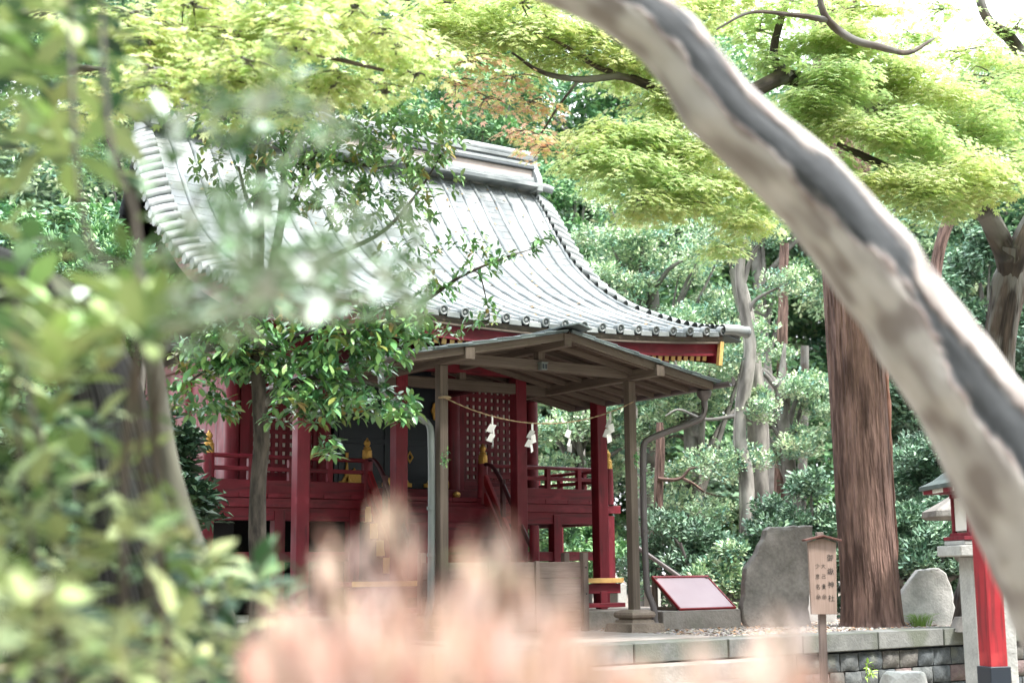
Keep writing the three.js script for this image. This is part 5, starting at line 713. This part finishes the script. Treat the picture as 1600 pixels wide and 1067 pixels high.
// ---------------------------------------------------------------- out of focus, close to the camera
{ // the big leaning trunk
  const d = 3.35, ctr = [[560, -130, 42], [720, -95, 46], [850, -50, 50], [947, -8, 52], [1037, 58, 54], [1135, 178, 60], [1270, 300, 66], [1400, 462, 74], [1500, 606, 84], [1590, 760, 95], [1690, 960, 105], [1790, 1250, 112], [1850, 1600, 125]];
  const P = ctr.map(q => at(q[0], q[1], d + (q[0] > 1600 ? 0 : 0))), base = P[P.length - 1].clone().setY(GY - 0.1), t = thing('leaning_tree', 'pale smooth trunk leaning across the view, with a long dark scar, out of focus', 'tree', base.toArray());
  const c = new THREE.CatmullRomCurve3(P.map(p => p.clone().sub(base))), n = 320, sg = 128, pos = [], col = [], uv = [], idx = [], R = ctr.map(q => q[2] * 0.955 * d / F); let Lg = 0, prev = null;
  for (let i = 0; i <= n; i++) {
    const k = i / n, C = c.getPoint(k), T = c.getTangent(k), f = k * (R.length - 1), q = Math.min(R.length - 2, Math.floor(f)), r0 = lerp(R[q], R[q + 1], sm(f - q)); if (prev) Lg += C.distanceTo(prev); prev = C;
    const E1 = FWD.clone().negate().addScaledVector(T, FWD.dot(T)).normalize(), E2 = E1.clone().cross(T).normalize(); if (E2.dot(UPV) < 0) E2.negate();
    for (let j = 0; j <= sg; j++) {
      const a = j / sg * Math.PI * 2, ca = Math.cos(a), sa = Math.sin(a); const w = fbm(ca * 1.2 + 4, sa * 1.2 + 4, Lg * 2.2, 3) - 0.5, w2 = fbm(ca * 3 + 4, sa * 3 + 4, Lg * 16, 3) - 0.5;
      const ang = Math.atan2(sa, ca), mid = lerp(0.32, 0.16, k) + 0.40 * (fbm(Lg * 3.4, 3, 7, 3) - 0.5), hw = 0.36 + 0.72 * (fbm(Lg * 4.2 + 9, 8, 3, 3) - 0.5), e = Math.abs(ang - mid) - hw + 0.30 * (fbm(Lg * 11 + ang * 3, ang * 5, 5, 3) - 0.5) + 0.22 * (fbm(Lg * 34, ang * 12, 15, 3) - 0.5);
      const inS = clamp(0.5 - e * 9, 0, 1), rim = clamp(1 - Math.abs(e - 0.03) * 16, 0, 1), r = r0 * (1 + 0.22 * w + 0.06 * w2 - 0.05 * inS + 0.02 * rim + [[0.405, -1.25, 0.016, 0.8, 0.13], [0.47, -0.3, 0.012, 0.5, 0.07], [0.56, 1.5, 0.014, 0.7, 0.10], [0.62, -1.4, 0.02, 0.7, 0.10], [0.34, 1.4, 0.014, 0.6, 0.09], [0.70, 1.3, 0.016, 0.7, 0.08], [0.66, -0.5, 0.014, 0.45, 0.06]].reduce((s2, q2) => s2 + q2[4] * Math.exp(-(((k - q2[0]) / q2[2]) ** 2) - (((ang - q2[1]) / q2[3]) ** 2)), 0));
      pos.push(...C.clone().addScaledVector(E1, ca * r).addScaledVector(E2, sa * r).toArray()); uv.push(Lg, a * r0);
      const m = clamp(3.2 * (fbm(ca * 2.6 + 9, sa * 2.6 + 9, Lg * 17, 5) - 0.36), 0, 1), bl = clamp((fbm(ca * 1.7 + 20, sa * 1.7, Lg * 9, 3) - 0.55) * 7, 0, 1); let cc = mixc([0.235, 0.20, 0.187], [0.48, 0.445, 0.42], m); cc = mixc(cc, [0.55, 0.52, 0.505], bl * 0.6); cc = mixc(cc, [0.22, 0.12, 0.10], rim * 0.55); const st = fbm(ang * 5, Lg * 11, 11, 4); cc = mixc(cc, mixc([0.014, 0.017, 0.021], [0.068, 0.073, 0.08], st), inS); col.push(...cc);
    }
  }
  for (let i = 0; i < n; i++) for (let j = 0; j < sg; j++) { const a = i * (sg + 1) + j, b = a + sg + 1; idx.push(a, a + 1, b, b, a + 1, b + 1); }
  const g = new THREE.BufferGeometry(); g.setAttribute('position', new THREE.Float32BufferAttribute(pos, 3)); g.setAttribute('color', new THREE.Float32BufferAttribute(col, 3)); g.setAttribute('uv', new THREE.Float32BufferAttribute(uv, 2)); g.setIndex(idx); g.computeVertexNormals();
  obj('trunk', g, S({ vertexColors: true, roughness: 0.75, bumpMap: stoneH, bumpScale: 0.004 }), t);
}
{ // the old trunk at the left: a dark mass, its lit right edge put in as a pale limb
  const d = 5.6, P = px([[345, 960], [318, 885], [285, 800], [262, 720], [248, 640], [238, 560], [225, 500]], d), base = at(215, 1000, 6).setY(GY), t = thing('old_tree', 'thick dark old trunk with its lit right edge put in as a pale limb, left of the shrine', 'tree', base.toArray());
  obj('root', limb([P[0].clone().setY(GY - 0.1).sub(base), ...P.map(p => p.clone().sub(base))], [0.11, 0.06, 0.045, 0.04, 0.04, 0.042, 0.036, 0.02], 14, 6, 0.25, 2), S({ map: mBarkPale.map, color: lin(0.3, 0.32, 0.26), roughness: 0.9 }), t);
  const Q = [[250, 1010], [238, 930], [212, 850], [192, 770], [176, 690], [160, 610], [120, 530], [40, 460], [-100, 400]], ww = [120, 100, 84, 74, 66, 62, 56, 50, 44];
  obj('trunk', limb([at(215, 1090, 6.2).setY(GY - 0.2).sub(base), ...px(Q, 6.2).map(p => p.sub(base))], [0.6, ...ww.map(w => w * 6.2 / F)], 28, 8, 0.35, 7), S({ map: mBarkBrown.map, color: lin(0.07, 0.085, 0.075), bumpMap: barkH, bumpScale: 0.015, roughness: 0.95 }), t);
}
const FGA = [[0.041, 0.109, 0.039], [0.075, 0.165, 0.056], [0.026, 0.079, 0.038], [0.150, 0.240, 0.083], [0.022, 0.064, 0.036], [0.105, 0.203, 0.075]], FGY = [[0.36, 0.45, 0.17], [0.28, 0.40, 0.14], [0.44, 0.49, 0.23]], FGSHEEN = [[0.38, 0.46, 0.36], [0.50, 0.55, 0.47], [0.20, 0.30, 0.18], [0.13, 0.22, 0.12]];  // the whitish set carries sky sheen in the leaf colour
const mLeafFg = new THREE.MeshPhysicalMaterial({ roughness: 0.75, transmission: 0.18, thickness: 0, side: THREE.DoubleSide });
function bush(name, label, d0, stems, regions, geo, parts, mat = mLeafFg, ground = GY) {
  const base = at(stems[0][0][0], 1000, stems[0][0][2] || d0).setY(ground), t = thing(name, label, 'shrub', base.toArray());
  for (const s of stems) { const q = s.map(p => at(p[0], p[1], p[2] || d0).sub(base)); const r = s[0][3] || 0.008; obj('stem', limb([V(q[0].x, 0, q[0].z), ...q], [r * 1.3, r, r * 0.9, r * 0.5], 8, 5, 0.2, rnd() * 9), mBarkBrown, t); }
  const l = []; for (const [u, v, ru, rv, n, dA, dB, LL, pal, up = 0.2] of regions) for (let i = 0; i < n; i++) { const a = rnd() * 6.28, k = Math.sqrt(rnd()), P = at(u + Math.cos(a) * ru * k, v + Math.sin(a) * rv * k, rr(dA, dB)); whorl(l, P, V(gauss() * 0.7, 0.4 + up * 2, gauss() * 0.7), 3 + Math.floor(rnd() * 3), LL, pal, 0.3 - up, 0.3); }
  leafParts(t, base, geo, mat, l, parts); return t;
}
bush('evergreen_shrub', 'tall leafy shrub with thin crooked stems close by at the left edge, out of focus', 2.3,
  [[[190, 1000, 2.3, 0.0065], [192, 760], [205, 600], [222, 470], [218, 425], [150, 398], [126, 320], [112, 150], [108, -40]], [[230, 1000, 2.4, 0.006], [215, 600], [208, 330], [178, 250], [162, 120], [158, -40]], [[60, 1000, 2.2, 0.005], [30, 700], [20, 560], [25, 470]], [[120, 1000, 2.6, 0.006], [70, 720], [40, 600], [30, 520]]],
  [[60, 90, 110, 110, 14, 2.5, 3.6, 0.11, FGA], [150, 30, 90, 60, 8, 2.6, 3.6, 0.10, FGA], [60, 260, 80, 70, 7, 2.4, 3.4, 0.11, FGA], [190, 210, 40, 90, 6, 2.6, 3.5, 0.10, FGA], [30, 160, 60, 120, 10, 2.8, 3.8, 0.11, PAL.dark], [60, 400, 80, 60, 5, 2.3, 3.2, 0.11, FGSHEEN], [20, 520, 60, 80, 6, 2.2, 3.0, 0.11, FGA], [165, 430, 80, 50, 4, 2.4, 3.4, 0.10, FGSHEEN], [60, 610, 60, 40, 5, 2.0, 2.8, 0.11, FGY, 0.5], [150, 550, 105, 50, 13, 1.9, 2.6, 0.10, FGY, 0.7], [235, 490, 35, 30, 4, 2.0, 2.4, 0.09, FGY, 0.8], [110, 730, 110, 60, 12, 2.2, 3.2, 0.10, FGA], [150, 480, 90, 50, 7, 2.2, 3.0, 0.10, FGA], [110, 660, 120, 30, 8, 2.6, 3.6, 0.10, FGA], [15, 700, 40, 60, 6, 2.2, 3.0, 0.11, FGA], [30, 40, 60, 60, 6, 2.2, 3, 0.11, PAL.dark]], leafOval, 300);
bush('glossy_shrub', 'pale glossy leaved shrub with sky sheen put into its leaf colour, blurred before the left half of the roof', 2.4,
  [[[262, 1000, 2.5, 0.005], [250, 800], [246, 640], [290, 540], [400, 490], [520, 470], [600, 450]], [[255, 1000, 2.5, 0.004], [240, 620], [290, 480], [400, 420], [500, 390]], [[248, 1000, 2.4, 0.004], [238, 560], [270, 400], [340, 250], [430, 160]]],
  [[430, 390, 130, 90, 42, 1.7, 2.7, 0.05, FGSHEEN], [550, 400, 100, 70, 28, 1.8, 2.8, 0.045, FGSHEEN], [500, 465, 160, 50, 40, 1.7, 2.7, 0.05, FGSHEEN], [330, 430, 90, 80, 20, 1.7, 2.6, 0.05, FGSHEEN], [610, 470, 50, 40, 8, 1.9, 2.8, 0.045, FGSHEEN], [330, 350, 80, 50, 9, 1.7, 2.6, 0.05, FGSHEEN], [430, 150, 100, 80, 11, 1.7, 2.5, 0.045, FGSHEEN], [330, 220, 70, 70, 9, 1.7, 2.5, 0.045, FGA], [470, 200, 70, 60, 8, 1.7, 2.6, 0.045, FGSHEEN], [300, 500, 70, 30, 8, 1.7, 2.5, 0.05, FGSHEEN], [250, 300, 60, 120, 10, 1.7, 2.6, 0.05, FGA]], leafOval, 300, new THREE.MeshPhysicalMaterial({ roughness: 0.6, side: THREE.DoubleSide, specularIntensity: 0.4 }));
bush('low_shrub', 'light green low shrub filling the lower left corner, out of focus', 1.9,
  [[[100, 1100, 1.9, 0.006], [90, 980], [80, 920], [70, 860]], [[250, 1100, 1.9, 0.006], [260, 1000], [250, 940], [240, 900]], [[380, 1100, 2, 0.005], [390, 1000], [400, 930], [410, 890]]],
  [[70, 900, 120, 80, 24, 2.2, 3.2, 0.09, FGA], [80, 1020, 140, 70, 28, 1.9, 2.7, 0.09, FGA], [60, 980, 120, 60, 9, 1.7, 2.1, 0.08, FGY], [230, 1020, 120, 60, 22, 2.1, 3.0, 0.085, FGA], [200, 1040, 140, 40, 8, 1.7, 2.1, 0.075, FGY], [310, 950, 90, 60, 18, 2.4, 3.2, 0.08, FGA], [400, 920, 70, 40, 14, 2.5, 3.3, 0.075, FGA], [250, 890, 70, 40, 9, 2.4, 3.2, 0.08, FGA], [330, 1040, 90, 40, 14, 2.1, 2.9, 0.08, FGA], [120, 830, 110, 40, 10, 2.3, 3.2, 0.085, FGA], [230, 840, 60, 40, 4, 1.9, 2.3, 0.08, FGY], [40, 800, 60, 60, 8, 2.2, 3.0, 0.09, FGA], [440, 950, 40, 40, 6, 2.4, 3.1, 0.075, FGA]], leafOval, 300);
{ // the pink shoots in front
  const base = at(700, 1000, 1.0).setY(GY), t = thing('pink_shrub', 'salmon pink young shoots rising in front of the shrine, strongly out of focus', 'shrub', base.toArray());
  const PINK = [[0.66, 0.45, 0.37], [0.72, 0.54, 0.46], [0.60, 0.36, 0.29], [0.76, 0.62, 0.55], [0.66, 0.50, 0.39]], l = [], st = [];
  const plumes = [[430, 945, 34, 1.3], [478, 905, 30, 1.3], [520, 868, 30, 1.35], [572, 825, 26, 1.35], [606, 785, 22, 1.3], [638, 815, 24, 1.3], [690, 890, 30, 1.25], [738, 842, 28, 1.25], [772, 806, 24, 1.3], [800, 838, 26, 1.3], [845, 895, 30, 1.25], [885, 935, 30, 1.25], [550, 965, 50, 1.2], [650, 975, 55, 1.2], [750, 960, 55, 1.2], [470, 985, 60, 1.2], [850, 1000, 60, 1.2], [700, 985, 80, 1.15], [590, 990, 80, 1.15], [920, 1000, 45, 1.25], [400, 1010, 40, 1.25], [790, 990, 60, 1.15], [500, 1010, 60, 1.15], [1180, 1020, 36, 1.3], [1228, 940, 15, 1.35], [1205, 995, 28, 1.3], [1256, 1000, 22, 1.36], [1100, 1040, 40, 1.3], [1010, 1050, 40, 1.3], [1292, 1035, 18, 1.4], [960, 1040, 40, 1.3]];
  for (const [u, v, w, d0] of plumes) { const d = d0 * 0.8;
    const top = at(u, v, d), foot = at(u + gauss() * 30, 1150, d); st.push(limb([foot.clone().sub(base).setY(0), foot.clone().sub(base), top.clone().lerp(foot, 0.4).sub(base), top.clone().sub(base)], [0.004, 0.004, 0.0035, 0.002], 5, 3));
    const H = 1100 - v, n = Math.round(H * w / (w >= 45 ? 265 : 225)); for (let i = 0; i < n; i++) { const k = Math.pow(rnd(), 0.62), vv = v + 24 + k * H, ww = w * (0.3 + 0.7 * Math.min(1, k * 1.6)), P = at(u + gauss() * ww * 0.55, vv, d + gauss() * 0.05); l.push({ p: P, q: leafQ(V(gauss() * 0.3, 1.2, gauss() * 0.3), V(gauss(), 0.2, gauss())), s: rr(0.02, 0.042), c: tint(PINK, 0.1) }); }
  }
  obj('stem', st, mBarkBrown, t); leaves(t, base, 'foliage', leafLong, new THREE.MeshPhysicalMaterial({ roughness: 0.95, transmission: 0.45, thickness: 0, side: THREE.DoubleSide, specularIntensity: 0.3 }), l);
  const gl = []; for (const [u, v] of [[745, 912], [860, 975], [770, 925], [845, 1020], [690, 1010]]) whorl(gl, at(u, v, 1.3), V(0, 1, 0), 4, 0.035, FGY); leaves(t, base, 'green_leaves', leafOval, mLeafFg, gl);
}
renderer.render(scene, camera);
